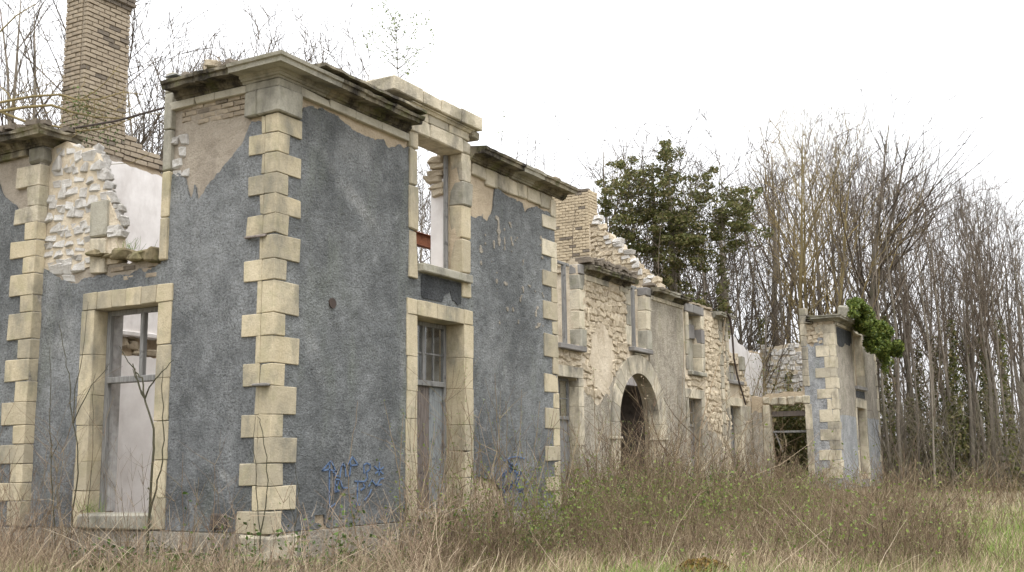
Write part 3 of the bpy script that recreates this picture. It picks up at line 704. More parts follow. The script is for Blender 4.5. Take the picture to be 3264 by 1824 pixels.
# graffiti: sprayed strokes as thin paint 12 mm off the roughcast
def stroke(mb, pts, wdt=.022, sc4=(700, 924, 1.6)):
    Pp = []
    for (a, b) in pts:
        q = on(1, -.012, (sc4[0]+a/sc4[2])/KD, (sc4[1]+b/sc4[2])/KD); Pp.append((q[0], q[2]))
    for (a, b), (c, d) in zip(Pp[:-1], Pp[1:]):
        L = max(1e-4, math.hypot(c-a, d-b)); nx_, nz_ = -(d-b)/L*wdt/2, (c-a)/L*wdt/2; ex, ez = (c-a)/L*wdt*.4, (d-b)/L*wdt*.4
        mb.add([(a-ex+nx_, -.0125, b-ez+nz_), (c+ex+nx_, -.0125, d+ez+nz_), (c+ex-nx_, -.0125, d+ez-nz_), (a-ex-nx_, -.0125, b-ez-nz_),
                (a-ex+nx_, -.004, b-ez+nz_), (c+ex+nx_, -.004, d+ez+nz_), (c+ex-nx_, -.004, d+ez-nz_), (a-ex-nx_, -.004, b-ez-nz_)],
               [(0, 1, 2, 3), (7, 6, 5, 4), (0, 4, 5, 1), (1, 5, 6, 2), (2, 6, 7, 3), (3, 7, 4, 0)])
mb = MB()
for s in ([(525, 922), (548, 895), (570, 873), (582, 900), (594, 926), (560, 916), (525, 922)], [(562, 880), (561, 960), (560, 1040), (562, 1112)], [(562, 1112), (590, 1092)],
          [(580, 930), (598, 926), (586, 946), (604, 950)], [(590, 965), (588, 1032)], [(590, 965), (612, 968)], [(588, 998), (606, 996)], [(588, 1030), (612, 1024)],
          [(615, 955), (622, 900), (632, 886), (642, 905), (644, 950)], [(655, 952), (664, 948), (670, 900), (668, 880)], [(655, 890), (680, 852), (706, 892), (672, 896)],
          [(738, 934), (736, 895), (752, 884), (770, 892), (768, 915), (748, 932)], [(750, 930), (756, 962), (744, 975)], [(792, 902), (834, 938)], [(816, 882), (814, 944)], [(796, 936), (836, 906)],
          [(618, 975), (628, 1010), (656, 1010)], [(692, 976), (740, 978)], [(706, 976), (704, 1030), (700, 1100), (716, 1096)], [(722, 1022), (742, 1006), (734, 990)],
          [(762, 1002), (780, 972), (800, 1000), (822, 965), (838, 962)], [(800, 1000), (826, 992)], [(774, 1020), (762, 1050), (742, 1074)], [(606, 980), (602, 1030)]): stroke(mb, s)
tag(mb.build('graffiti', M['paint'], W1), 'blue sprayed arrows and letters left of the front door')
mb = MB(); r2 = random.Random(5)
for k in range(26):
    a, b = r2.uniform(725, 860), r2.uniform(1020, 1190); pts = [(a, b)]
    for q in range(5): a += r2.uniform(-24, 24); b += r2.uniform(-26, 26); pts.append((min(870, max(718, a)), min(1205, max(1005, b))))
    stroke(mb, pts, .02, (1200, 900, 1.8))
stroke(mb, [(735, 1025), (770, 1005), (810, 1000), (850, 1012)], .02, (1200, 900, 1.8))
tag(mb.build('graffiti', M['paint'], W1), 'dense blue scribble right of the front door')

# ------------------------------------------------------------------ left pavilion
PV = empty('ruined_pavilion', (-.15, 4.7, 0), 'grey roughcast end pavilion at the left edge with quoins and a broken mossy cornice', 'building')
slab('wall', lambda U, V: rect(U, V, 4.7, 10, 0, 6.42), (4.7, 10, 0, 6.45), .2, -.115, .45, 'x', M['mortardark'], PV, .012, 4)
slab('render_coat', lambda U, V: np.minimum(rect(U, V, 4.72, 10, .6, 6.3), np.interp(U, [4.7, 5.2, 5.45, 5.8, 10], [5.3, 5.45, 5.6, 6.1, 6.2])+(fbm(U, V, 3, 60)-.5)*.3-V), (4.7, 10, .6, 6.3), .05, -.15, -.11, 'x', M['grey'], PV, .009, 9)
slab('render_coat', lambda U, V: rect(U, V, -.148, .0, .6, 6.2), (-.15, .0, .6, 6.2), .05, 4.68, 4.72, 'y', M['tangrey'], PV)
slab('plinth', lambda U, V: rect(U, V, 4.62, 10, -.4, .6), (4.6, 10, -.4, .6), .2, -.22, .2, 'x', M['tangrey'], PV, .01, 3)
ZP = [6.46, 6.13, 5.79, 5.47, 5.21, 4.94, 4.67, 4.41, 4.08, 3.81, 3.4, 3.1, 2.76, 2.45, 2.1, 1.82, 1.53, 1.25, 0.98, 0.62]
for i in range(len(ZP)-1):
    wa = (.55 if i % 2 else .26)*rng.uniform(.94, 1.05)
    if i == 0: continue
    blk('quoin', (-.175, 4.672, ZP[i+1]+.003), (.012, 4.7+wa, ZP[i]-.003), M['lime'] if i > 3 else M['lime2'], PV, .008, .006, .1)
blk('corner_cap', (-.2, 4.64, 6.14), (.05, 4.98, 6.42), M['greystone'], PV, .04, .02, .3)
frieze(PV, 'x', [5.0, 5.6, 6.2, 7], -.15, 6.3, 6.40, M['cornice'])
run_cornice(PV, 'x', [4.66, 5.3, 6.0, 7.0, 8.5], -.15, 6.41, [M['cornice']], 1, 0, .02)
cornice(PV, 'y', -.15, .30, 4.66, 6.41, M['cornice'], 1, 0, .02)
for i in range(30):
    s_ = rng.uniform(.07, .2); piece('loose_stone', 'brickd', 'x', rng.uniform(4.5, 6.4), rng.uniform(-.4, .2), 6.71+s_*.12, s_*1.4, s_, s_*.5, PV, .4)
mb = MB(); a = on(1, 4.5, 178, 324); b = on(0, -.02, 418, 270); mb.tube([a, (a+b)/2-np.array([0, 0, .04]), b], .017, 6)
cb = mb.build('iron_rod', M['iron']); tag(cb, 'thin black iron rod stretched from the pavilion cornice to the near wing', 'rod')

# ------------------------------------------------------------------ tall chimney behind the side wall
CH = empty('brick_chimney', (.6, 4.75, 6.55), 'tall pale brick chimney stack rising behind the white plastered wall', 'chimney')
cx0, cx1, cy0, cy1 = .60, 1.50, 4.76, 5.28
blk('core', (cx0+.02, cy0+.02, 6.5), (cx1-.02, cy1-.02, 9.33), M['mortardark'], CH, .01, .004)
bricks(CH, 'brick', 'y', cx0, cx1, cy0, 6.62, 9.22, 0, proud=.014)
bricks(CH, 'brick', 'x', cy0+.1, cy1, cx0, 6.62, 9.22, 1, proud=.014)
for k, (o_, z) in enumerate(((.03, 9.22), (.065, 9.30), (.05, 9.38))):
    bricks(CH, 'brickd', 'y', cx0-o_, cx1+o_, cy0-o_, z, z+.078, k, proud=.01)
    bricks(CH, 'brickd', 'x', cy0-o_+.1, cy1, cx0-o_, z, z+.078, k+1, proud=.01)
    blk('cap_core', (cx0-o_+.02, cy0-o_+.02, z), (cx1+o_-.02, cy1, z+.077), M['brickd'], CH, .01, .004)
for i in range(12): piece('loose_stone', 'brickd', 'y', rng.uniform(cx0, cx1), cy0+rng.uniform(0, .3), 9.48+rng.uniform(0, .06), .22, .14, .07, CH, .2)

# ------------------------------------------------------------------ central range with the arch
CF = empty('ruined_facade', (8.1, 3.3, 0), 'long roofless central range of bare rubble and tan roughcast with an arched doorway', 'building')
YC = 3.3
AX, AZ, AR, AO = 19.78, 2.55, 1.50, 2.06
OP = {'w1': (14.45, 15.68, .7, 3.66), 'w3': (23.98, 25.2, .7, 3.5), 'w4': (28.2, 29.42, .7, 3.4), 'w0': (10.1, 11.3, .7, 3.7)}
UP = {'u1': (14.5, 15.85, 4.52, 9), 'u2': (19.32, 20.55, 4.82, 9), 'u3': (24.2, 25.42, 4.42, 6.42), 'u4': (28.3, 29.5, 4.34, 5.0), 'u0': (10.1, 11.3, 4.5, 9)}
def f_c(U, V):
    top = np.interp(U, [8, 8.5, 11, 13.5, 14, 16, 19.3, 20.6, 23.8, 24, 28.3, 28.42, 28.6, 29.5, 29.75, 30.0, 30.3, 30.6, 30.8],
                       [5.0, 5.0, 5.2, 5.6, 6.8, 6.85, 6.8, 6.75, 6.85, 6.72, 6.72, 6.3, 5.35, 5.3, 5.2, 4.6, 4.3, 4.0, 3.95])
    s = np.minimum(rect(U, V, 8.12, 30.82, 0, 7.2), top+(fbm(U, V, 4, 70)-.5)*.12-V)
    for o_ in list(OP.values())+list(UP.values()): s = np.minimum(s, -rect(U, V, o_[0]-.012, o_[1]+.012, o_[2], o_[3]+.01))
    a = np.where(V > AZ, AR+.2-np.hypot(U-AX, V-AZ), AR+.2-np.abs(U-AX))
    a = np.minimum(a, V-.35)
    return np.minimum(s, -a)
slab('wall', f_c, (8.1, 30.85, 0, 7.0), .1, YC+.035, YC+.55, 'y', M['mortarpale'], CF, .02, 4)
def f_ccoat(U, V, only=None):     # surviving tan roughcast
    n1 = fbm(U, V, 1.7, 71)-.5; n2 = fbm(U, V, 5, 72)-.5; n = .3*n1+.12*n2
    low = np.minimum(rect(U, V, 16.0, 18.6, .3, 4.4), np.interp(U, [16, 16.4, 16.9, 17.3, 17.8, 18.3], [3.35, 3.3, 3.0, 3.2, 3.6, 4.1])-V+n*.8)
    mid = np.minimum(rect(U, V, 20.72, 23.72, .3, 6.52), 99)
    low2 = np.minimum(rect(U, V, 25.5, 27.2, .3, 3.0), np.interp(U, [25.5, 27.2], [2.9, 2.0])-V+n)
    pat = .78-np.hypot((U-17.3)/.85, (V-4.35)/1.3)+n*.7
    end = np.minimum(rect(U, V, 29.75, 30.78, .3, 3.7), 3.45-V+n)
    s = np.maximum.reduce([low, mid, low2, end]) if only is None else (low, mid, low2, end)[only]
    for o_ in list(OP.values())+list(UP.values()): s = np.minimum(s, -rect(U, V, o_[0]-.15, o_[1]+.15, o_[2]-.1, o_[3]+.15))
    return np.minimum(s, np.where(V > 1.0, np.hypot(U-AX, np.maximum(V-AZ, 0))-AO+.1, 9))
for k, dm in enumerate(((15.9, 18.7, .3, 4.5), (20.7, 23.8, .3, 6.6), (25.4, 27.3, .3, 3.1), (29.7, 30.8, .3, 3.8))):
    slab('render_coat', lambda U, V: f_ccoat(U, V, k), dm, .06, YC, YC+.04, 'y', M['tanrough'], CF, .012, 8)
def f_cpat(U, V): return .78-np.hypot((U-17.35)/.95, (V-4.3)/1.35)+(fbm(U, V, 1.7, 71)-.5)*.5+(fbm(U, V, 6, 74)-.5)*.2
slab('undercoat_patch', f_cpat, (16, 18.6, 3, 5.6), .06, YC+.005, YC+.05, 'y', M['mortarpale'], CF, .012, 5)
rubble(CF, 'rubble', 'y', YC+.02, lambda u, v: (16.15 < u < 19.05 and 3.2 < v < 6.55 and f_cpat(np.array([u]), np.array([v]))[0] < .05 and f_ccoat(np.array([u]), np.array([v]))[0] < .0
        and math.hypot(u-AX, max(0, v-AZ)) > AO+.05), (16.1, 19.1, 3.2, 6.55), (.15, .25), (.16, .36), .045, .2, .98, tilt=.3)
rubble(CF, 'rubble', 'y', YC+.02, lambda u, v: 25.75 < u < 28.25 and not (27.35 < u < 27.75) and v < 6.6, (25.7, 28.3, 2.4, 6.5), (.16, .26), (.18, .4), .045, .2, .98, tilt=.28)
rubble(CF, 'rubble', 'y', YC+.02, lambda u, v: 15.9 > u > 14.3 and 3.95 < v < 4.4, (14.2, 15.9, 3.95, 4.4), (.14, .2), (.2, .36), .05, .2, .9)
rubble(CF, 'rubble', 'y', YC+.02, lambda u, v: 23.9 < u < 25.6 and 3.9 < v < 4.25, (23.9, 25.6, 3.88, 4.2), (.14, .2), (.2, .36), .05, .2, .9)
rubble(CF, 'rubble', 'y', YC+.02, lambda u, v: 29.6 < u < 30.6 and v < 4.9-(u-29.6)*.8, (29.6, 30.7, 3.6, 5.0), (.14, .22), (.18, .34), .08, .2, .92, tilt=.15)
rubble(CF, 'rubble', 'y', YC+.1, lambda u, v: True, (28.45, 29.45, 5.02, 5.3), (.1, .14), (.2, .4), .08, .3, .95, tilt=.1)
for i, zc in enumerate(np.arange(.62, 6.5, .42)):   # dressed chain of stones and the break edge
    ww = .34 if i % 2 else .46
    fblk('chain_stone', 'y', 27.55-ww/2, 27.55+ww/2, YC-.012, YC+.2, zc+.004, zc+.416, M['lime2'], CF, bev=.02, jit=.012, chip=.25)
for i, zc in enumerate(np.arange(3.6, 6.3, .36)):
    ww = .22 if i % 2 else .34
    fblk('jamb_stone', 'y', 28.28-ww, 28.28, YC-.03, YC+.3, zc+.004, zc+.356, M['lime2'], CF, bev=.02, jit=.012, chip=.25)
# arch of voussoirs on jambs with imposts
NVs = 11
for i in range(NVs):
    a0, a1 = math.pi*i/NVs+.004, math.pi*(i+1)/NVs-.004; V_ = []
    pr = YC-.045-rng.uniform(0, .006)
    for yv in (pr, YC+.32):
        for k in range(4):
            a = a0+(a1-a0)*k/3
            for r_ in (AR, AO): V_.append((AX+r_*math.cos(a), yv, AZ+r_*math.sin(a)))
    F_ = []
    for k in range(3):
        b = k*2; F_ += [(b, b+1, b+3, b+2), (b+8, b+10, b+11, b+9), (b, b+2, b+10, b+8), (b+1, b+9, b+11, b+3)]
    F_ += [(0, 8, 9, 1), (6, 7, 15, 14)]
    obj('voussoir', mesh('voussoir', V_, F_, M['lime2']), CF)
for s in (-1, 1):
    for z0, z1 in ((.3, .85), (.85, 1.45), (1.45, 2.06)):
        fblk('jamb_stone', 'y', AX+s*AR, AX+s*AO, YC-.045, YC+.32, z0+.003, z1-.003, M['lime2'], CF, bev=.012, jit=.005)
    fblk('impost', 'y', AX+s*(AR-.05), AX+s*(AO+.10), YC-.10, YC+.32, 2.06, 2.14, M['lime2'], CF, bev=.015, jit=.003)
    fblk('impost', 'y', AX+s*(AR-.0), AX+s*(AO+.05), YC-.07, YC+.32, 2.14, 2.545, M['lime2'], CF, bev=.012, jit=.003)
fblk('keystone', 'y', AX-.30, AX+.02, YC-.06, YC+.3, AZ+AO+.004, 4.66, M['lime2'], CF, bev=.015, jit=.006)
fblk('keystone', 'y', AX+.03, AX+.62, YC-.055, YC+.3, AZ+AO+.006, 4.66, M['lime2'], CF, bev=.015, jit=.006)
# ground floor windows
for k in ('w1', 'w3', 'w4'):
    o_ = OP[k]; surround(CF, 'y', o_[0], o_[1], .6, o_[3], YC, .30, .30, M['lime2'], 3, (.45, .7), lmat=M['lime2'])
    joinery(CF, 'y', o_[0], o_[1], .72, o_[3], YC+.28, 2.55, [.5], .07, bars=1)
    fblk('door_panel', 'y', o_[0]+.09, o_[0]+(o_[1]-o_[0])*.55, YC+.30, YC+.34, .75, 2.54, M['wood'], CF, bev=.006, jit=.002)
    fblk('door_panel', 'y', o_[0]+(o_[1]-o_[0])*.56, o_[1]-.09, YC+.30, YC+.34, .75, 2.54, M['wood'], CF, bev=.006, jit=.002)
# upper windows
for k, rz in (('u1', 6.55), ('u2', 6.52)):
    o_ = UP[k]; z = o_[2]+.02; i = 0
    while z < rz-.1:
        h = min(rng.uniform(.42, .62), rz-z)
        for s in (0, 1):
            ww = .30 if i % 2 else .38
            a, b = (o_[0]-ww, o_[0]) if s == 0 else (o_[1], o_[1]+ww)
            fblk('jamb_stone', 'y', a, b, YC-.03, YC+.3, z+.003, z+h-.003, M['greystone'] if (i+s) % 3 == 1 else M['lime2'], CF, bev=.018, jit=.008, chip=.2)
        z += h; i += 1
    fblk('capital_stone', 'y', o_[1]-.004, o_[1]+.36, YC-.05, YC+.3, rz+.003, rz+.28, M['darkstone'], CF, bev=.02, jit=.008, chip=.2)
    fblk('capital_stone', 'y', o_[0]-.36, o_[0]+.004, YC-.05, YC+.3, rz+.003, rz+.28, M['greystone'], CF, bev=.02, jit=.008, chip=.2)
    fblk('window_sill', 'y', o_[0]-.1, o_[1]+.12, YC-.16, YC+.25, o_[2]-.14, o_[2], M['darkstone'], CF, bev=.015, jit=.005)
    fblk('window_post', 'y', o_[1]-.36, o_[1]-.24, YC+.26, YC+.36, o_[2], rz+.3, M['wood'], CF, bev=.008, jit=.004)
    fblk('window_head', 'y', o_[0], o_[1]-.02, YC+.27, YC+.36, rz+.22, rz+.30, M['wood'], CF, bev=.008, jit=.004)
fblk('window_post', 'y', UP['u1'][0]+.3, UP['u1'][0]+.36, YC+.27, YC+.34, 5.3, 6.8, M['wooddark'], CF, bev=.006)
for a, b in ((23.9, 24.66), (24.67, 25.7)):
    fblk('lintel_stone', 'y', a, b, YC-.05, YC+.4, 6.42, 6.73, M['darkstone'], CF, bev=.02, jit=.01, chip=.2)
z = 4.45; i = 0
while z < 6.35:
    h = min(.5, 6.42-z)
    fblk('jamb_stone', 'y', 23.9, 24.2, YC-.03, YC+.3, z, z+h-.006, M['lime2'], CF, bev=.015, jit=.006, chip=.2)
    fblk('jamb_stone', 'y', 25.42, 25.74, YC-.03, YC+.35, z, z+h-.006, M['darkstone'] if i == 2 else M['lime2'], CF, bev=.015, jit=.006, chip=.2); z += h; i += 1
fblk('blocking_wall', 'y', 24.35, 25.40, YC+.3, YC+.42, 4.42, 6.30, M['greystone'], CF, bev=.03, jit=.02)
fblk('blocking_wall', 'y', 24.75, 25.40, YC+.2, YC+.298, 5.6, 6.1, M['darkstone'], CF, bev=.02, jit=.02)
fblk('window_sill', 'y', 24.1, 25.55, YC-.14, YC+.25, 4.28, 4.42, M['greystone'], CF, bev=.015, jit=.005)
fblk('window_sill', 'y', 28.2, 29.6, YC-.14, YC+.25, 4.2, 4.34, M['darkstone'], CF, bev=.015, jit=.005)
for i in range(7): fblk('blocking_stone', 'y', 28.3+.3*(i % 4), 28.58+.3*(i % 4), YC+.12, YC+.4, 4.35+.3*(i//4), 4.64+.3*(i//4), M['darkstone'] if i % 2 else M['greystone'], CF, bev=.03, jit=.02)
fblk('broken_stone', 'y', 29.55, 29.95, YC-.12, YC+.4, 4.75, 5.32, M['greystone'], CF, bev=.03, jit=.02)
# friezes and cornices of the range
frieze(CF, 'y', [16.15, 16.9, 17.75], YC, 6.42, 6.58, M['lime2']); frieze(CF, 'y', [18.55, 19.1], YC, 6.40, 6.56, M['lime2'])
for i in range(10): fblk('frieze_rubble', 'y', 17.0+.2*i, 17.17+.2*i, YC+.0, YC+.25, 6.28+rng.uniform(-.03, .03), 6.40, M['mortar'], CF, bev=.03, jit=.02)
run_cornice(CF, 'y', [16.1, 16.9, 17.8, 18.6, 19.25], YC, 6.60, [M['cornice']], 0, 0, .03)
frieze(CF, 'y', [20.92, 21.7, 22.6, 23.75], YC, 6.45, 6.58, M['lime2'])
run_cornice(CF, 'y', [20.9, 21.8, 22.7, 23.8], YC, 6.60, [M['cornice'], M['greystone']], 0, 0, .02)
run_cornice(CF, 'y', [26.7, 27.5, 28.3], YC, 6.48, [M['greystone']], 0, 0, .02)
frieze(CF, 'y', [27.7, 28.3], YC, 6.28, 6.44, M['lime2'])
rubble(CF, 'brickd', 'y', YC, lambda u, v: True, (16.1, 19.2, 6.86, 6.98), (.1, .12), (.12, .3), .3, .4, .9, 'loose_stone', .3)
rubble(CF, 'brickd', 'y', YC+.1, lambda u, v: True, (20.9, 23.6, 6.88, 6.96), (.08, .1), (.14, .4), .2, .4, .9, 'loose_stone', .3, .4)
rubble(CF, 'brick', 'y', YC+.1, lambda u, v: True, (24.0, 26.6, 6.74, 6.80), (.06, .08), (.2, .3), .2, .3, .95, 'loose_stone', .1)
# bent rod hanging from the cornice end
mb = MB(); pts = [on(1, YC-.35, u, v) for u, v in ((1826, 785), (1836, 800), (1842, 840), (1846, 900), (1856, 950), (1876, 1018))]
mb.tube(pts, [.045, .045, .04, .035, .032, .03], 6)
tag(mb.build('hanging_pipe', M['iron']), 'bent dark iron pipe hanging off the end of the central cornice', 'pipe')
# interior behind the arch: walls coloured dark as shade, ceiling added
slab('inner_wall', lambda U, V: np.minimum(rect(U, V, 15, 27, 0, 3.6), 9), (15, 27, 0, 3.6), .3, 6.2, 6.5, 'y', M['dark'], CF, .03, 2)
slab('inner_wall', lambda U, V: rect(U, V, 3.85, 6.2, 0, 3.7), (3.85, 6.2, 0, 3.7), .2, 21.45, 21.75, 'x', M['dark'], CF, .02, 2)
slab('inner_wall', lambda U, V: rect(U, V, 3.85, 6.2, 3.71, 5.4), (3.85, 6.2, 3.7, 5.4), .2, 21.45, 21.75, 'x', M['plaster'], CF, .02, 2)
for i in range(7):
    mb = MB(); x0 = 18.5+.38*i; mb.tube([(x0, 4.1+.1*(i % 3), .4), (x0+rng.uniform(-.5, .6), 4.5+.12*(i % 4), rng.uniform(1.6, 3.3))], .045, 4); mb.build('fallen_timber', M['wooddark'] if i % 2 else M['plankbrown'], CF)
fblk('shade_slab', 'y', 16.2, 21.4, 4.05, 6.2, 3.55, 3.8, M['dark'], CF, bev=.05, jit=.04)  # ceiling slab added to keep the arch opening dark
for i in range(9): piece('fallen_rubble', 'rubble', 'y', 18.2+.33*i, 4.6+rng.uniform(-.2, .3), .9+rng.uniform(-.3, .5), .5, .5, .4, CF, .4)
slab('plaster_wall', lambda U, V: np.minimum(rect(U, V, 12, 17, 3.8, 6.6), 6.3-V+(fbm(U, V, 2, 80)-.5)*.6), (12, 17, 3.8, 6.6), .15, 5.2, 5.5, 'y', M['plaster'], CF, .02, 2)

# ------------------------------------------------------------------ gable of the range with its chimney
GB = empty('gable_wall', (22, 3.5, 0), 'stepped rubble gable with a square brick chimney stub behind the central range', 'wall')
GX0 = 22.0
gtop = lambda U: np.interp(U, [3.4, 3.7, 4.1, 4.4, 4.76, 5.2, 5.62, 5.75, 5.9, 8.5], [7.25, 7.45, 7.8, 8.15, 8.6, 9.05, 9.55, 9.6, 9.8, 9.8])
slab('wall', lambda U, V: np.minimum(rect(U, V, 3.4, 8.5, 4, 11), np.floor(gtop(U)/.2)*.2+(fbm(U, V, 5, 90)-.5)*.2-V-.02), (3.4, 8.5, 4, 10), .08, GX0+.04, GX0+.5, 'x', M['mortarpale'], GB, .02, 4)
rubble(GB, 'rubble', 'x', GX0+.02, lambda u, v: u < 5.95 and v < gtop(u)-.02, (3.45, 5.95, 6.4, 9.8), (.14, .22), (.16, .36), .045, .3, .97, tilt=.16)
rubble(GB, 'chalk', 'x', GX0+.03, lambda u, v: 3.6 < u < 5.7 and gtop(u)-.55 < v < gtop(u)+.05, (3.45, 5.95, 6.9, 9.8), (.16, .24), (.2, .36), .09, .3, .93, skip=.35, tilt=.1)
bricks(GB, 'brickpale', 'x', 5.85, 8.2, GX0-.10, 8.0, 10.5, inside=lambda u, z: z > 8.2+.2*math.sin(u*5)-.5*(u-6.5) and (u < 7.35 or z < 10.0), bw=.25, bh=.10, proud=.02)
bricks(GB, 'brickpale', 'y', GX0-.09, GX0+.5, 5.80, 9.35, 10.5, 1, bw=.25, bh=.10, proud=.02)
blk('chimney_core', (GX0-.07, 5.83, 7.8), (GX0+.5, 7.35, 10.5), M['mortarpale'], GB, .01, .004)
for i in range(22): piece('loose_stone', 'brickd', 'x', rng.uniform(5.9, 7.3), GX0+rng.uniform(-.05, .4), 10.53+rng.uniform(0, .1), .28, .2, .09, GB, .15)

# ------------------------------------------------------------------ far wing
W2 = empty('ruined_wing', (30.8, 0, 0), 'far wing of the ruin with pale quoins, bushy ivy spilling over its right corner', 'building')
XF, XE = 30.8, 38.2
FD, FU = (33.95, 35.45, .7, 3.42), (33.95, 35.5, 4.28, 6.42)
RD, RU = (1.22, 2.60, .7, 3.48), (1.22, 3.0, 4.15, 9)
def f_ff(U, V):
    s = np.minimum(rect(U, V, XF+.03, XE-.03, 0, 6.7), np.interp(U, [30, 35.6, 36.2, 38.3], [6.7, 6.7, 6.3, 6.05])+(fbm(U, V, 3, 93)-.5)*.1-V)
    for o_ in (FD, FU): s = np.minimum(s, -rect(U, V, o_[0]-.012, o_[1]+.012, o_[2], o_[3]+.01))
    return s
slab('wall', f_ff, (XF, XE, 0, 6.8), .1, .035, .5, 'y', M['mortar'], W2, .012, 4)
def coat2(lo, hi):
    def f(U, V):
        s = np.minimum(rect(U, V, XF+.02, XE-.02, .3, 6.42), f_ff(U, V)-.02)
        line = 3.05+(fbm(U, V, 2, 95)-.5)*.12
        s = np.minimum(s, (V-line-.004) if lo else (line-V))
        for o_ in (FD, FU): s = np.minimum(s, -rect(U, V, o_[0]-.12, o_[1]+.12, o_[2]-.1, o_[3]+.12))
        return s
    return f
slab('render_coat', coat2(True, 0), (XF, XE, .3, 6.5), .06, 0, .04, 'y', M['tangrey'], W2, .01, 8)
slab('render_coat', coat2(False, 0), (XF, XE, .3, 3.3), .06, 0, .04, 'y', M['palegrey'], W2, .01, 8)
def f_fr(U, V):
    top = np.interp(U, [.5, 1.2, 1.24, 1.3, 2.6, 2.9, 3.3], [6.7, 6.7, 5.0, 3.98, 3.92, 3.8, 3.9])
    s = np.minimum(rect(U, V, .5, 3.3, 0, 7), top+(fbm(U, V, 4, 97)-.5)*.1-V)
    return np.minimum(s, -rect(U, V, RD[0]-.012, RD[1]+.012, RD[2], RD[3]+.03))
slab('wall', f_fr, (.5, 3.3, 0, 6.8), .08, XF+.035, XF+.5, 'x', M['mortar'], W2, .012, 4)
def f_frc(U, V):
    s = np.minimum(rect(U, V, .02, 1.2, .3, 6.2), np.interp(U, [0, .6, .8, 1.0, 1.2], [6.2, 5.9, 5.6, 5.7, 5.75])-V+(fbm(U, V, 3, 98)-.5)*.3)
    return s
slab('render_coat', f_frc, (0, 1.25, .3, 6.3), .05, XF, XF+.04, 'x', M['palegrey'], W2, .01, 8)
slab('render_coat', lambda U, V: np.minimum(rect(U, V, 2.9, 3.28, .3, 3.4), 3.2-V+(fbm(U, V, 3, 99)-.5)*.5), (2.9, 3.3, .3, 3.4), .05, XF+.001, XF+.04, 'x', M['tangrey'], W2, .01, 8)
ZF = [6.45, 6.12, 5.66, 5.23, 4.81, 4.44, 4.02, 3.65, 3.25, 2.78, 2.51, 2.1, 1.75, 1.37, 1.08, .7]
quoins(W2, ZF, (XF, 0), M['lime2'], .74, .40, .40, .22, 1, 1, .15)
for i in range(10):
    zc = .7+i*.54
    if i % 2: blk('quoin', (XE-.35, -.03, zc), (XE+.03, .4, zc+.52), M['lime2'], W2, .015, .006, .1)
    else: blk('quoin', (XE-.16, -.03, zc), (XE+.03, .4, zc+.52), M['lime2'], W2, .015, .006, .1)
z = 4.15
for h in (.38, .62, .5, .42, .45, .32, .3):                   # tall jamb of the lost upper window
    fblk('jamb_stone', 'x', 1.0, 1.26, XF-.03, XF+.3, z, z+h-.005, M['lime2'], W2, bev=.015, jit=.008, chip=.2); z += h
surround(W2, 'x', RD[0], RD[1], .3, RD[3], XF, .26, .02, M['lime2'], 5, (.5, .75), lintel=False)
for i in range(6):                                             # sagging flat arch
    a = RD[0]-.22+i*.31; dz = -.05*math.sin(math.pi*i/5)
    fblk('lintel_stone', 'x', a+.01, a+.29, XF-.03, XF+.3, 3.5+rng.uniform(-.02, .06)+dz, 3.80+dz*.4, M['lime2'], W2, bev=.03, jit=.025, chip=.3)
bl = fblk('wooden_lintel', 'x', RD[0], RD[1], XF+.3, XF+.45, 3.05, 3.25, M['wooddark'], W2, bev=.01)
fblk('transom', 'x', RD[0], RD[1], XF+.28, XF+.36, 2.42, 2.50, M['wood'], W2, bev=.01)
mb = MB(); mb.tube([(XF+.32, 2.5, 2.42), (XF+.32, 2.25, 1.7)], .03, 5); mb.build('hanging_slat', M['wood'], W2)
surround(W2, 'y', FD[0], FD[1], .3, FD[3], 0, .24, .34, M['lime2'], 3, (.4, .6))
joinery(W2, 'y', FD[0], FD[1], .7, FD[3], .28, 2.5, [.5], .07, bars=1, panes=False, wood='wooddark')
surround(W2, 'y', FU[0], FU[1], 4.3, FU[3], 0, .2, .1, M['lime2'], 3, (.4, .6))
fblk('window_sill', 'y', FU[0]-.1, FU[1]+.15, -.13, .2, 4.14, 4.28, M['darkstone'], W2, bev=.012, jit=.004)
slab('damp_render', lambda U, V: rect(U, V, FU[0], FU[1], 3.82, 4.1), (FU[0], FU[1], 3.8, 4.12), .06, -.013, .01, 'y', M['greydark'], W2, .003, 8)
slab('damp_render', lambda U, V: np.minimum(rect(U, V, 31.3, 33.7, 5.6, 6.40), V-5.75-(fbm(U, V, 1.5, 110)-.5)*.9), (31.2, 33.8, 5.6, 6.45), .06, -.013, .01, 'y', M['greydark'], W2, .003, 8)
frieze(W2, 'y', [31.0, 31.9, 32.8, 33.7], 0, 6.44, 6.56, M['lime2'])
run_cornice(W2, 'y', [XF, 31.6, 32.6, 33.6, 34.3], 0, 6.57, [M['greystone']], 1, 0, .012)
run_cornice(W2, 'x', [0, .75], XF, 6.57, [M['greystone']], 1, 0, .012)
for i in range(4): fblk('cornice_rubble', 'x', .75, 1.0, XF-.2+.05*i, XF+.3, 6.48+.09*i, 6.56+.09*i, M['cornice'], W2, bev=.03, jit=.03)
rubble(W2, 'rubble', 'x', XF+.02, lambda u, v: True, (.45, 1.0, 5.75, 6.4), (.14, .2), (.16, .26), .06, .2, .9)
fblk('parapet_stone', 'y', 33.2, 34.0, -.1, .35, 6.87, 7.45, M['greystone'], W2, bev=.05, jit=.03)
fblk('parapet_stone', 'y', 33.9, 35.3, -.06, .35, 6.55, 6.95, M['lime2'], W2, bev=.05, jit=.03)
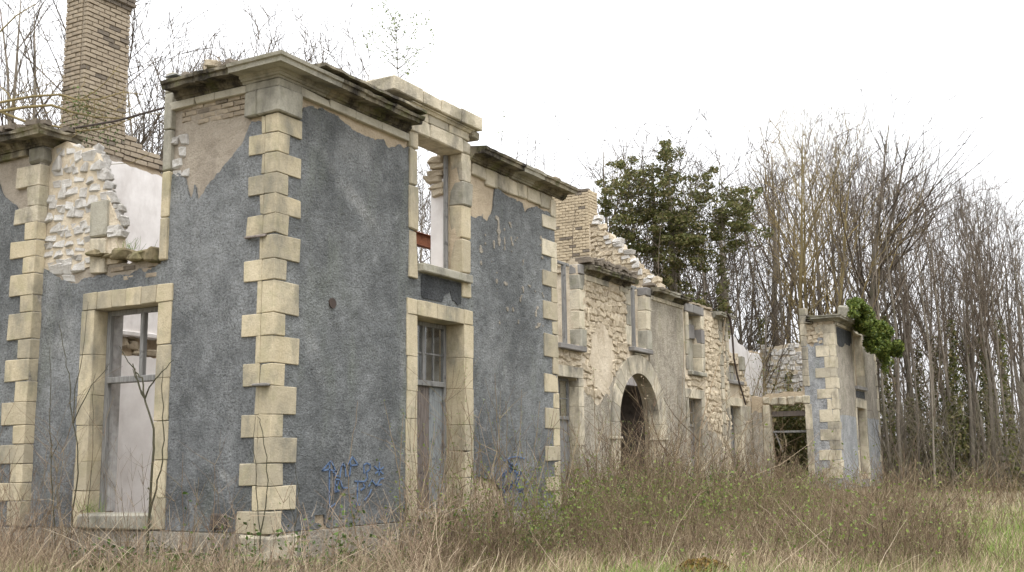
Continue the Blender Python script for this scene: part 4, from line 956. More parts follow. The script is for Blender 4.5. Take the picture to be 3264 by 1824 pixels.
# back cross wall of the far wing, plaster falling away
slab('wall', lambda U, V: np.minimum(rect(U, V, 31, 37.8, 0, 7), np.interp(U, [31, 33, 34.5, 35.5, 37.8], [6.5, 6.65, 6.35, 6.1, 6.2])+(fbm(U, V, 3, 120)-.5)*.25-V), (31, 37.8, 0, 7), .12, 4.86, 5.2, 'y', M['mortar'], W2, .02, 3)
slab('plaster_coat', lambda U, V: np.minimum(rect(U, V, 31, 37.8, 0, 6.6), np.interp(U, [31, 33, 34.5, 35.3, 37.8], [6.45, 6.6, 6.3, 6.05, 5.9])+(fbm(U, V, 2, 121)-.5)*.5-V), (31, 37.8, 0, 6.7), .1, 4.78, 4.87, 'y', M['plaster'], W2, .01, 2)
ftop = lambda U: np.interp(U, [.5, 2.9, 3.4, 4.6, 6.4], [6.0, 6.4, 6.5, 6.42, 7.1])
slab('wall', lambda U, V: np.minimum(rect(U, V, .5, 4.85, 0, 7.5), ftop(U)+(fbm(U, V, 3, 125)-.5)*.2-V), (.5, 4.85, 0, 7), .12, 37.70, 38.16, 'x', M['mortarpale'], W2, .03, 3)
rubble(W2, 'chalk', 'x', 37.69, lambda u, v: v < ftop(u)-.05, (2.4, 4.7, 4.0, 6.5), (.16, .24), (.2, .4), .05, .2, .95, tilt=.15, skip=.12)

# ------------------------------------------------------------------ trees and plants
def segmesh(S, sides=3):
    # S: list of (p0, p1, r0, r1) -> prisms
    A = np.array([(*a, *b, c, d) for a, b, c, d in S], float)
    p0, p1, r0, r1 = A[:, :3], A[:, 3:6], A[:, 6:7], A[:, 7:8]
    t = p1-p0; t /= np.maximum(1e-9, np.linalg.norm(t, axis=1, keepdims=True))
    h = np.where(np.abs(t[:, 2:3]) < .9, np.array([[0, 0, 1.]]), np.array([[1., 0, 0]]))
    a = np.cross(t, h); a /= np.linalg.norm(a, axis=1, keepdims=True); b = np.cross(t, a)
    Vs = []
    for base, r in ((p0, r0), (p1, r1)):
        for s in range(sides):
            an = 2*math.pi*s/sides; Vs.append(base+(a*math.cos(an)+b*math.sin(an))*r)
    V = np.stack(Vs, 1).reshape(-1, 3); n = len(A); o = (np.arange(n)*sides*2)[:, None]
    F = np.concatenate([o+np.array([[s, (s+1) % sides, sides+(s+1) % sides, sides+s]]) for s in range(sides)], 0)
    return V, F
def branch(rs, p, d, L, r, nseg, up, wob, out, r_end=.3):
    pts = [p]; p = np.array(p, float); d = np.array(d, float)
    for i in range(nseg):
        d = d+rs.normal(0, wob, 3)+np.array([0, 0, up]); d /= np.linalg.norm(d)
        q = p+d*(L/nseg); ra = r*(1-(1-r_end)*i/nseg); rb = r*(1-(1-r_end)*(i+1)/nseg)
        out.append((p, q, ra, rb)); pts.append(q); p = q
    return pts, d
def side_dir(rs, d, ang):
    t = np.cross(d, rs.normal(0, 1, 3)); t /= np.linalg.norm(t)
    return d*math.cos(ang)+t*math.sin(ang)
def tree_proto(seed, H=14.0, r0=.13, nst=1, nb=16, low=.3, spread=.55, up=.06, matT='bark', matC='twig', dens=1.0, tw=.006, clump=0):
    rs = np.random.RandomState(seed); trunk = MB(); S = []; tips = []
    for st in range(nst):
        base = np.array([rs.normal(0, .12), rs.normal(0, .12), -.3]) if nst > 1 else np.array([0, 0, -.3])
        lean = rs.normal(0, .05 if nst == 1 else .16, 3); lean[2] = 1; lean /= np.linalg.norm(lean)
        h = H*rs.uniform(.85, 1.05) if nst > 1 else H
        tr = []; pts, _ = branch(rs, base, lean, h, r0*(1 if nst == 1 else rs.uniform(.6, 1)), 12, .03, .035, tr, .08)
        rr = [t[2] for t in tr]+[tr[-1][3]]
        trunk.add(*tube(pts, rr, 7))
        for b in range(int(nb*dens)):
            f = low+(.97-low)*((b+rs.rand())/(nb*dens)); i = min(11, int(f*12)); a = f*12-i
            p = pts[i]*(1-a)+pts[i+1]*a; d0 = (pts[i+1]-pts[i]); d0 /= np.linalg.norm(d0)
            L = h*(.12+.36*(1-f)**.8)*rs.uniform(.7, 1.25); rb = max(.016, rr[i]*.62*rs.uniform(.6, 1))
            bp, _ = branch(rs, p, side_dir(rs, d0, rs.uniform(.35, .95)*spread/.55), L, rb, 6, up*1.5, .10, S, .25)
            for k in range(int(5*dens+rs.randint(2))):
                i2 = rs.randint(1, 7); q = bp[min(i2, 6)]; dd = bp[min(i2, 6)]-bp[max(0, min(i2, 6)-1)]; dd = dd/np.linalg.norm(dd)
                L2 = L*rs.uniform(.22, .5); b2, _ = branch(rs, q, side_dir(rs, dd, rs.uniform(.35, .9)), L2, max(.011, rb*.42), 4, up*1.3, .13, S, .4)
                for k2 in range(3):
                    q2 = b2[rs.randint(1, 5)]; d2 = b2[-1]-b2[0]; d2 = d2/np.linalg.norm(d2)
                    b3, _ = branch(rs, q2, side_dir(rs, d2, rs.uniform(.3, .9)), L2*rs.uniform(.3, .6)+.15, tw*1.3, 2, up, .16, S, .6)
                    if rs.rand() < .6: tips.append(b3[-1])
    me_t = mesh('trunk', trunk.v, trunk.f, M[matT], True)
    V, F = segmesh(S); me_c = npmesh('crown', V, F, M[matC])
    return me_t, me_c, H, tips
def put_tree(name, pr, loc, h, rz, label, group=None, cat='tree', fat=1.0):
    r_ = empty(name, loc, label, cat, group); s = h/pr[2]
    r_.scale = (s*fat, s*fat, s); r_.rotation_euler = (0, 0, rz)
    for nm, me in (('trunk', pr[0]), ('crown', pr[1])):
        o = bpy.data.objects.new(nm, me); COL.objects.link(o); o.parent = r_
    return r_
def leafmesh(Pts, size, rs, flat=.0, jit=None):
    n = len(Pts); Pts = np.asarray(Pts, float)
    a = rs.normal(0, 1, (n, 3)); a[:, 2] *= (1-flat); a /= np.linalg.norm(a, axis=1, keepdims=True)
    b = np.cross(a, rs.normal(0, 1, (n, 3))); b /= np.linalg.norm(b, axis=1, keepdims=True)
    s = (size*rs.uniform(.55, 1.25, n))[:, None]
    nrm = np.cross(a, b)
    V = np.stack([Pts-a*s, Pts-b*s*.62+nrm*s*.18, Pts+a*s, Pts+b*s*.62+nrm*s*.18], 1).reshape(-1, 3)
    return V, (np.arange(n)*4)[:, None]+np.array([[0, 1, 2, 3]])
def tree_at(u, vtop, t):
    b = deep(u, 1150, t); top = deep(u, vtop, t)
    return (float(b[0]), float(b[1]), float(gz(b[0], b[1]))), float(top[2]-gz(b[0], b[1]))

PRS = [tree_proto(100+i, 14, (.13, .18, .10, .15, .20)[i], 1, (18, 14, 16, 20, 15)[i], (.25, .42, .3, .35, .48)[i], .5, .07, 'bark', 'twig' if i % 2 else 'twig2', .95) for i in range(5)]
PRL = [tree_proto(150+i, 14, .13, 1, 11, .25, .55, .07, 'bark', 'twig', .9) for i in range(3)]
PRM = [tree_proto(200+i, 12, .10, 3, 12, .18, .6, .08, 'bark', 'twig', 1.0) for i in range(3)]
PRN = [tree_proto(400+i, 14, (.075, .10, .085, .12)[i], 1, 13, (.4, .3, .5, .35)[i], .34, .10, 'bark', 'twig2' if i % 2 else 'twig', .85) for i in range(4)]
PRY = [tree_proto(300+i, 15, .15, 1, 20, .3, .5, .08, 'barkmoss', 'twigy') for i in range(2)]
r3 = random.Random(11)
ORD = ['leftmost', 'second from the left', 'third from the left', 'fourth from the left', 'fifth from the left', 'sixth from the left', 'seventh from the left', 'eighth from the left', 'ninth from the left']
def band(n, u0, u1, topf, d0, d1, protos_, name, label, group, fat=(.8, 1.2), ordn=None):
    for i in range(n):
        u = u0+(u1-u0)*(i+.15+.7*r3.random())/n; t = r3.uniform(d0, d1)
        loc, h = tree_at(u, topf(u)*1.0+r3.uniform(-25, 75), t)
        lb = label if ordn is None else (ORD[i] if i < n-1 else 'rightmost')+' of '+ordn
        put_tree(name, protos_[r3.randrange(len(protos_))], loc, h, r3.uniform(0, 6.28), lb, group, fat=r3.uniform(*fat))
band(5, -30, 168, lambda u: -170, 24, 33, PRL, 'bare_tree', '', 'bare trees left of the chimney', (1, 1.3), 'the tall bare trees left of the brick chimney')
band(7, 340, 565, lambda u: 50+abs(u-450)*.35, 26, 36, PRM, 'bare_tree', '', 'bare trees right of the chimney', (.8, 1.1), 'the bushy bare trees between chimney and near cornice')
band(6, 560, 840, lambda u: 50+(u-560)*.42, 38, 50, PRM, 'bare_tree', '', 'bare trees over the near cornice', (.8, 1.2), 'the far bare crowns just above the near cornice')
band(3, 1000, 1130, lambda u: 400, 30, 42, PRM, 'bare_tree', '', 'bare trees through the upper window', (.8, 1.2), 'the bare trees seen through the front upper window')
band(9, 1480, 1900, lambda u: 320+abs(u-1600)*.25, 46, 60, PRM+PRS, 'bare_tree', '', 'bare trees around the ivy tree', (.8, 1.2), 'the bare trees clumped around the ivy-clad tree')
band(3, 1895, 1960, lambda u: 600, 48, 60, PRS, 'bare_tree', '', 'bare trees in the gap', (.8, 1.2), 'the lower bare trees just right of the ivy tree')
band(7, 1950, 2200, lambda u: 265+abs(u-2070)*.3, 50, 62, PRS, 'bare_tree', '', 'tall bare trees behind the far wing', (.9, 1.3), 'the tall bare trees behind the far wing')
for k, (u, v, t) in enumerate(((2000, 300, 52), (2052, 310, 53), (2075, 330, 50))):
    loc, h = tree_at(u, v, t); put_tree('lichened_tree', PRY[k % 2], loc, h, r3.uniform(0, 6), ('left', 'middle', 'right')[k]+' one of three tall trees with yellow lichen behind the far wing', 'lichened trees behind the far wing')
band(11, 2190, 2640, lambda u: 355+(u-2200)*.3, 50, 72, PRS, 'bare_tree', 'slender bare tree in the wood right of the far wing', 'bare trees right of the far wing', (.8, 1.15))
band(13, 2235, 2640, lambda u: 600+(u-2230)*.2, 44, 54, PRS, 'bare_tree', 'thin young tree at the edge of the wood right of the far wing', 'young trees at the wood edge', (.7, 1.0))
band(28, 2195, 2680, lambda u: 400+(u-2200)*.28, 46, 70, PRN, 'pole_tree', 'straight slim pole-like tree in the wood right of the far wing', 'pole trees right of the far wing', (.8, 1.2))
band(8, 1930, 2200, lambda u: 330+abs(u-2070)*.3, 52, 64, PRN, 'pole_tree', '', 'pole trees behind the far wing', (.8, 1.2), 'the straight slim trees behind the far wing')
# far wood mass: thin stems one cannot tell apart
rs = np.random.RandomState(21); S = []
for i in range(900):
    u = rs.uniform(1300, 3500); t = rs.uniform(56, 95); b = deep(u, 1150, t); z0 = float(gz(b[0], b[1]))
    h = rs.uniform(4, 11)*(.6 if u < 1900 else 1); d = np.array([rs.normal(0, .08), rs.normal(0, .08), 1]); r = rs.uniform(.02, .075)
    pts, _ = branch(rs, np.array([b[0], b[1], z0-.2]), d, h, r, 5, .02, .05, S, .2)
    for k in range(4):
        branch(rs, pts[rs.randint(2, 6)], side_dir(rs, d/np.linalg.norm(d), rs.uniform(.4, .9)), rs.uniform(1, 3), .014, 3, .08, .1, S, .4)
V, F = segmesh(S); tag(obj('far_wood', npmesh('far_wood', V, F, M['bark2'])), 'grey-brown mass of far bare stems filling the wood', 'wood', kind='stuff')
# undergrowth at the wood edge
S = []
for i in range(3600):
    u = rs.uniform(2205, 3500) if i > 700 else rs.uniform(1900, 2220); t = rs.uniform(45, 62) if u > 2205 else rs.uniform(48, 60); b = deep(u, 1150, t); z0 = float(gz(b[0], b[1]))
    d = np.array([rs.normal(0, .3), rs.normal(0, .3), 1]); L = rs.uniform(1.0, 5.0)
    pts, _ = branch(rs, np.array([b[0], b[1], z0-.1]), d/np.linalg.norm(d), L, rs.uniform(.01, .03), 4, .0, .12, S, .3)
    for k in range(3): branch(rs, pts[rs.randint(1, 5)], side_dir(rs, d/np.linalg.norm(d), rs.uniform(.4, 1.1)), L*rs.uniform(.2, .5), .008, 2, .02, .15, S, .4)
V, F = segmesh(S); tag(obj('undergrowth', npmesh('undergrowth', V, F, M['thicket'])), 'tangled brown undergrowth at the foot of the wood', 'undergrowth', kind='stuff')
# ivy on the wood trunks and at the foot of the wood
Pl = []
for i in range(46):
    u = rs.uniform(2190, 2900) if i > 12 else rs.uniform(1900, 2200); t = rs.uniform(46, 58); b = deep(u, 1150, t); z0 = float(gz(b[0], b[1])); hh = rs.uniform(2, 8); m = int(hh*110)
    zz = rs.uniform(0, 1, m)**1.2*hh; a = rs.uniform(0, 6.28, m); rr = rs.uniform(.1, .42, m)*(1.15-zz/hh*.7)
    Pl.append(np.c_[b[0]+rr*np.cos(a), b[1]+rr*np.sin(a), z0+zz])
V, F = leafmesh(np.concatenate(Pl), .09, rs); tag(obj('trunk_ivy', npmesh('trunk_ivy', V, F, M['ivy'])), 'dark ivy climbing trunks at the foot of the wood', 'ivy', kind='stuff')

# ivy-clad tree behind the central range
T0 = 44.0
def ivy_blob(rs, u, v, t, ru, rv, n, dep=1.2):
    q = rs.normal(0, 1, (n, 3)); q /= np.linalg.norm(q, axis=1, keepdims=True); q *= (rs.uniform(.25, 1, n)**.45)[:, None]
    k = t/2749.7
    c = deep(u, v, t); return c+np.outer(q[:, 0]*ru*k, _rt)+np.outer(q[:, 1]*rv*k, np.array([0, 0, 1.]))+np.outer(q[:, 2]*dep, _fw)
bb = deep(1690, 1150, T0); IT = empty('ivy_tree', (float(bb[0]), float(bb[1]), 0), 'dense dark tree smothered in ivy behind the central range', 'tree')
mb = MB()
for uu, off in ((1690, 0), (1820, 3.0), (1650, 1)):
    p0 = deep(uu, 1150, T0+off); p0[2] = -.2; p1 = deep(uu+8, 800, T0+off); p2 = deep(uu-10, 420 if uu < 1800 else 560, T0+off); mb.tube([p0, (p0+p1)/2, p1, (p1+p2)/2, p2], [.28, .25, .2, .13, .05], 8)
mb.build('trunk', M['bark'], IT, smooth=True)
Bl = [(1674, 372, 9, 22), (1675, 395, 12, 40), (1672, 440, 20, 40), (1600, 430, 50, 34), (1660, 470, 60, 45), (1560, 470, 45, 30), (1600, 520, 70, 45), (1680, 540, 80, 50), (1570, 560, 60, 40), (1780, 480, 55, 40), (1790, 540, 70, 45), (1850, 540, 40, 40), (1640, 600, 90, 45), (1740, 600, 90, 45),
      (1830, 600, 60, 36), (1600, 625, 60, 28), (1700, 650, 55, 40), (1690, 700, 24, 50), (1870, 510, 26, 40), (1640, 720, 50, 26), (1720, 750, 46, 26), (1815, 720, 14, 60), (1812, 800, 14, 50)]
Pl = []
for (u, v, ru, rv) in Bl:
    for k in range(10):
        Pl.append(ivy_blob(rs, u+rs.normal(0, ru*.6), v+rs.normal(0, rv*.6), T0+rs.uniform(-1.6, 2), ru*rs.uniform(.2, .55), rv*rs.uniform(.15, .42), int(ru*rv*.045)+16, .5))
    Pl.append(ivy_blob(rs, u, v, T0, ru*1.3, rv*1.3, int(ru*rv*.085)+8, 1.4))
V, F = leafmesh(np.concatenate(Pl), .068, rs, .3); o = obj('crown', npmesh('crown', V, F, M['ivy']), IT)
S = []
for (u, v, ru, rv) in Bl:
    c = deep(u, v, T0)
    for k in range(30): branch(rs, c+rs.normal(0, .6, 3), rs.normal(0, 1, 3)+np.array([0, 0, .5]), rs.uniform(.6, 1.8), .014, 4, .03, .15, S, .3)
V, F = segmesh(S); obj('twigs', npmesh('twigs', V, F, M['twig']), IT)
# ivy bush on the far wing corner
IB = empty('ivy_bush', (37.4, .2, 6.1), 'bright green ivy bush spilling over the right corner of the far wing', 'ivy')
Pl = []
for (u, v, ru, rv, n) in ((2160, 772, 26, 22, 1300), (2190, 800, 34, 32, 2200), (2205, 832, 34, 32, 2200), (2225, 850, 32, 30, 2000), (2240, 875, 28, 26, 1500), (2255, 885, 18, 18, 700), (2215, 880, 24, 20, 900), (2172, 805, 22, 20, 900), (2150, 790, 12, 12, 250), (2230, 915, 10, 22, 300), (2200, 870, 26, 18, 700)):
    for k in range(9): Pl.append(ivy_blob(rs, u+rs.normal(0, ru*.45), v+rs.normal(0, rv*.45), 42.6+(u-2165)*.028+rs.uniform(-.5, .5), ru*.5, rv*.5, n//5, .45))
V, F = leafmesh(np.concatenate(Pl), .062, rs, .3); obj('foliage', npmesh('foliage', V, F, M['ivybright']), IB)
mb = MB()
for k in range(6):
    b0 = np.array([38.45+.06*k, .75, 0]); t0 = np.array([38.3+.05*k, .45, 5.9]); mb.tube([b0, (b0+t0)/2+rs.normal(0, .15, 3), t0], [.05, .04, .02], 5)
mb.build('stem', M['bark'], IB)
Pl = [np.c_[38.42+rs.normal(0, .1, 420), rs.uniform(.05, .6, 420), rs.uniform(2.2, 5.8, 420)] for _ in range(2)]
V, F = leafmesh(np.concatenate(Pl), .08, rs); obj('hanging_ivy', npmesh('hanging_ivy', V, F, M['ivy']), IB)
# ivy thicket seen through the far doorway and over its back wall
IV = empty('ivy_thicket', (33, 2.5, 0), 'dark ivy thicket filling the far wing behind its empty doorway', 'ivy')
Pl = []
for k in range(70):
    c = np.array([rs.uniform(32, 37), rs.uniform(2.0, 4.5), rs.uniform(.2, 3.3)]); q = rs.normal(0, .38, (170, 3)); Pl.append(c+q)
V, F = leafmesh(np.concatenate(Pl), .09, rs); obj('foliage', npmesh('foliage', V, F, M['ivy']), IV)
S = []
for k in range(60): branch(rs, np.array([rs.uniform(31.5, 36), rs.uniform(3.4, 4.6), rs.uniform(0, 2)]), np.array([rs.normal(0, .15), rs.normal(0, .15), 1]), rs.uniform(2.5, 5.5), .02, 6, .03, .1, S, .25)
V, F = segmesh(S); obj('stem', npmesh('stem', V, F, M['twigy']), IV)
# saplings growing inside and on the wall tops
def sapling(name, loc, h, n, label, leafm=None, nl=0, lsize=.04, spread=.5, mt='twig', seed=1, r=.012, group=None):
    q = np.random.RandomState(seed); S = []; L = []
    pts, _ = branch(q, np.zeros(3), np.array([q.normal(0, .05), q.normal(0, .05), 1]), h, r, 8, .02, .04, S, .25)
    for k in range(n):
        f = q.uniform(.12, .95); i = min(7, int(f*8)); p = pts[i]
        b, _ = branch(q, p, side_dir(q, np.array([0, 0, 1.]), q.uniform(.6, 1.2)), h*(.12+.35*(1-f))*q.uniform(.7, 1.2)*spread/.5, r*.45, 5, .02, .12, S, .3)
        for m_ in range(2):
            b2, _ = branch(q, b[q.randint(1, 5)], side_dir(q, (b[-1]-b[0])/np.linalg.norm(b[-1]-b[0]), .6), h*.08, r*.3, 2, .02, .15, S, .5); b = b+b2
        for m_ in range(nl): L.append(b[q.randint(len(b))]+q.normal(0, .035*h/1.5, 3))
    e = empty(name, loc, label, 'sapling', group); V, F = segmesh(S); o = bpy.data.objects.new('stem', npmesh('stem', V, F, M[mt])); COL.objects.link(o); o.parent = e
    if nl:
        V, F = leafmesh(np.array(L), lsize, q, .2); o = bpy.data.objects.new('leaves', npmesh('leaves', V, F, M[leafm])); COL.objects.link(o); o.parent = e
    return e
sapling('sapling', (3.0, .15, 7.46), 1.25, 44, 'young birch-like sapling in fresh leaf on the parapet above the upper window', 'spring', 13, .021, 1.15, 'twig', 4, .01)
sapling('sapling', tuple(on(1, .3, 1262, 368)), .75, 7, 'thin leggy sapling just right of the parapet on the near wing', 'spring', 3, .02, .6, 'twig', 9, .006)
for k, (u, v, h) in enumerate(((1300, 405, .55), (1325, 415, .75), (1345, 420, .95), (1370, 428, .8), (1395, 432, .5))):
    sapling('shrub', tuple(on(1, .35, u, v)), h, 9, ('leftmost', 'second', 'tall middle', 'fourth', 'rightmost')[k]+' of the bare twiggy shrubs on the right cornice of the near wing', None, 0, .02, .6, 'twig', 20+k, .008, 'shrubs on the right cornice')
sapling('shrub', tuple(on(1, 3.45, 1440, 650)), 1.6, 12, 'dry bare shrub sprouting from the broken post at the left of the central range', None, 0, .02, .5, 'twig2', 31, .012)
sapling('shrub', tuple(on(1, 3.6, 1655, 725)), 2.6, 16, 'leafless shrub on the broken cornice above the arch', None, 0, .02, .5, 'twig2', 33, .016)
for k, (x, y, h) in enumerate(((32.6, 4.0, 5.6), (34.2, 3.9, 6.2), (29.5, 6.0, 6.5), (35.8, 3.7, 5.5), (27.5, 6.5, 7.5))):
    sapling('sapling', (x, y, 0), h, 26, ('greenish young tree nearest the left end of the white far wall', 'greenish young tree before the middle of the white far wall', 'young tree rising behind the right end of the central range', 'greenish young tree before the rubble end wall of the far wing', 'young tree rising behind the central range left of the hanging pipe')[k], 'spring', 5, .04, .5, 'twigy', 40+k, .03, 'saplings inside the far wing')

# ------------------------------------------------------------------ ground cover
def free(x, y, pad=.12):
    a = (x > -.06-pad) & (y > -.06-pad) & (x < 8.2) ; b = (x > -.25-pad) & (y > 4.55)
    c = (y > 3.25-pad) & (x > 0); d = (x > 30.7-pad) & (y > -.06-pad) & (x < 38.3)
    return ~(a | b | c | d)
def scatter(n, u0, u1, v0, v1, seed, pw=1.0):      # evenly spread as seen from the path, thinning with distance
    q = np.random.RandomState(seed); out = np.zeros((0, 2))
    while len(out) < n:
        u = q.uniform(u0, u1, n); v = v0+(v1-v0)*q.uniform(0, 1, n)**pw
        d = _fw[None]+_rt[None]*((u*KD-1632)/FPX)[:, None]-_up[None]*((v*KD-912)/FPX)[:, None]
        t = -CAM[2]/np.minimum(d[:, 2], -1e-4); p = CAM[None]+d*t[:, None]
        ok = (d[:, 2] < -.002) & free(p[:, 0], p[:, 1]) & (t < 75)
        out = np.r_[out, p[ok][:, :2]]
    return out[:n]
def blades(P2, h0, h1, wd, seed, lean=.5, name='dead_grass', mat='straw', label='', cat='grass'):
    q = np.random.RandomState(seed); n = len(P2); dist = np.hypot(P2[:, 0]-CAM[0], P2[:, 1]-CAM[1])
    B = np.c_[P2, gz(P2[:, 0], P2[:, 1])-.02]; h = (h0+(h1-h0)*q.uniform(0, 1, n)**1.6)*(.65+.7*fbm(P2[:, 0], P2[:, 1], .8, seed))
    a = q.uniform(0, 6.28, n); l = lean*q.uniform(.2, 1.3, n)
    dr = np.c_[np.cos(a)*l, np.sin(a)*l, np.ones(n)]; dr /= np.linalg.norm(dr, axis=1, keepdims=True)
    mid = B+dr*(h*.55)[:, None]; dr2 = dr+np.c_[np.cos(a), np.sin(a), -.5*np.ones(n)]*(l*.9)[:, None]; dr2 /= np.linalg.norm(dr2, axis=1, keepdims=True)
    tip = mid+dr2*(h*.5)[:, None]
    s = np.c_[-np.sin(a+.7), np.cos(a+.7), np.zeros(n)]*(wd*(.7+dist/30)*q.uniform(.6, 1.3, n))[:, None]
    V = np.stack([B-s, B+s, mid-s*.7, mid+s*.7, tip], 1).reshape(-1, 3); o = (np.arange(n)*5)[:, None]
    F = np.concatenate([o+np.array([[0, 1, 3]]), o+np.array([[0, 3, 2]]), o+np.array([[2, 3, 4]])], 0)
    return tag(obj(name, npmesh(name, V, F, M[mat])), label, cat, kind='stuff')
def clip_n(Pq, m): return Pq[m]
pa = scatter(74000, -80, 3400, 1222, 1560, 51); pa = pa[fbm(pa[:, 0], pa[:, 1], 1.1, 50) > .36]
blades(pa, .10, .55, .0035, 52, .8, 'dead_grass', 'straw', 'matted dead grass and straw over the whole plot', 'grass')
pb = scatter(62000, 1100, 3400, 1235, 1540, 53); wv = fbm(pb[:, 0], pb[:, 1], .35, 54)+np.clip((-pb[:, 1]-4.8)*.12, -.12, .5)
pb = pb[(wv > .60)]
pl_ = scatter(9000, 1000, 2660, 1260, 1560, 59); pl_ = pl_[fbm(pl_[:, 0], pl_[:, 1], .5, 58) > .48]
blades(np.r_[pb, pl_], .10, .36, .004, 55, .5, 'green_grass', 'green', 'fresh green grass patches low on the right', 'grass')
pt = scatter(12000, -80, 1150, 1350, 1580, 151); pt = pt[fbm(pt[:, 0], pt[:, 1], 1.3, 152) > .47]
blades(pt, .25, .95, .003, 153, .7, 'tall_dead_grass', 'straw2', 'tall dead grass tangled along the foot of the near wing', 'grass')
pc = scatter(9000, -80, 1100, 1340, 1560, 57); pc = pc[fbm(pc[:, 0], pc[:, 1], .9, 57) > .50]
blades(pc, .15, .5, .0045, 56, .6, 'green_grass', 'green', 'sparse green grass among the straw along the near wall', 'grass')
# weeds with side branches
def weeds(P2, h0, h1, seed, name, mat, label, nb=5, r=.0032, wob=.07, lean=.18):
    q = np.random.RandomState(seed); S = []
    hn = fbm(P2[:, 0], P2[:, 1], .55, seed)
    for (x, y), k in zip(P2, hn):
        t = math.hypot(x-CAM[0], y-CAM[1]); rr = r*(.6+t/26)*q.uniform(.6, 1.5); h = (h0+(h1-h0)*q.rand()**1.5)*np.clip(.1+2.3*(k-.18), .18, 1.7)
        d = np.array([q.normal(0, lean), q.normal(0, lean), 1]); d /= np.linalg.norm(d)
        pts, _ = branch(q, np.array([x, y, float(gz(x, y))-.02]), d, h, rr, 4, .0, wob, S, .4)
        for b in range(nb):
            i = q.randint(1, 5); branch(q, pts[i], side_dir(q, d, q.uniform(.35, 1.0)), h*q.uniform(.12, .38), rr*.6, 2, .03, .15, S, .5)
    V, F = segmesh(S); return tag(obj(name, npmesh(name, V, F, M[mat])), label, 'weeds', kind='stuff')
pw = scatter(11000, 1050, 3400, 1222, 1470, 61); kk = fbm(pw[:, 0], pw[:, 1], .55, 62)-np.clip((-pw[:, 1]-5.6)*.10, 0, .4); pw = pw[kk > .40]
weeds(pw, .35, 1.1, 62, 'dead_weeds', 'weed', 'reddish-brown dead weed stalks covering the plot before the central range', 6, .0036, .09, .28)
pw = scatter(2600, -60, 1100, 1330, 1560, 63); pw = pw[fbm(pw[:, 0], pw[:, 1], .8, 61)+(pw[:, 0] < -1.0)*.02 > .48]
weeds(pw, .25, .95, 64, 'dead_weeds', 'weed2', 'mixed dry stalks in front of the near wing', 5, .0034, .14, .4)
def near_wall(n, x0, x1, y0, y1, seed):
    q = np.random.RandomState(seed); p = np.c_[q.uniform(x0, x1, n), q.uniform(y0, y1, n)]; return p[free(p[:, 0], p[:, 1], .2)]
weeds(near_wall(1500, 8.3, 24, -1.8, 3.0, 65), .7, 2.3, 66, 'tall_weeds', 'weed', 'tall tangled stems at the foot of the central range', 7, .0046, .10, .25)
weeds(near_wall(500, 22, 31, -.8, 3.0, 165), .4, 1.3, 166, 'tall_weeds', 'weed', 'tangled stems before the far doorway', 6, .0034, .08, .22)
weeds(near_wall(560, 2.0, 9.5, -2.4, -.1, 67), .6, 1.9, 68, 'tall_weeds', 'weed', 'tall brown stems along the right half of the near front', 7, .004, .09, .22)
weeds(near_wall(200, -1.6, -.2, 2.2, 6.5, 167), .4, 1.5, 168, 'tall_weeds', 'weed2', 'tall dry stalks before the left pavilion', 6, .004, .1, .22)
weeds(near_wall(120, -1.3, -.15, -.4, 5.6, 171), .7, 1.9, 172, 'tall_weeds', 'weed', 'tall thin brown stalks along the side wall', 6, .0036, .08, .2)
weeds(near_wall(120, .2, 4.2, -1.7, -.15, 173), .7, 1.7, 174, 'tall_weeds', 'weed2', 'tall thin tan stalks before the blue arrow graffiti', 6, .0036, .08, .24)
weeds(near_wall(190, -1.4, 2.4, -1.6, 2.0, 169), .3, 1.0, 170, 'tall_weeds', 'weed2', 'dry stalks around the near corner', 5, .003, .12, .3)
# bleached long stems lying across
q = np.random.RandomState(71); S = []
for x, y in np.r_[scatter(60, -60, 1300, 1350, 1540, 72), scatter(60, 1300, 2600, 1250, 1500, 73)]:
    d = np.array([q.normal(0, .5), q.normal(0, .5), .8]); branch(q, np.array([x, y, 0]), d/np.linalg.norm(d), q.uniform(.5, 1.4), .0045, 6, -.05, .12, S, .4)
V, F = segmesh(S); tag(obj('bleached_stems', npmesh('bleached_stems', V, F, M['palestem'])), 'pale bleached stems leaning through the weeds', 'weeds', kind='stuff')
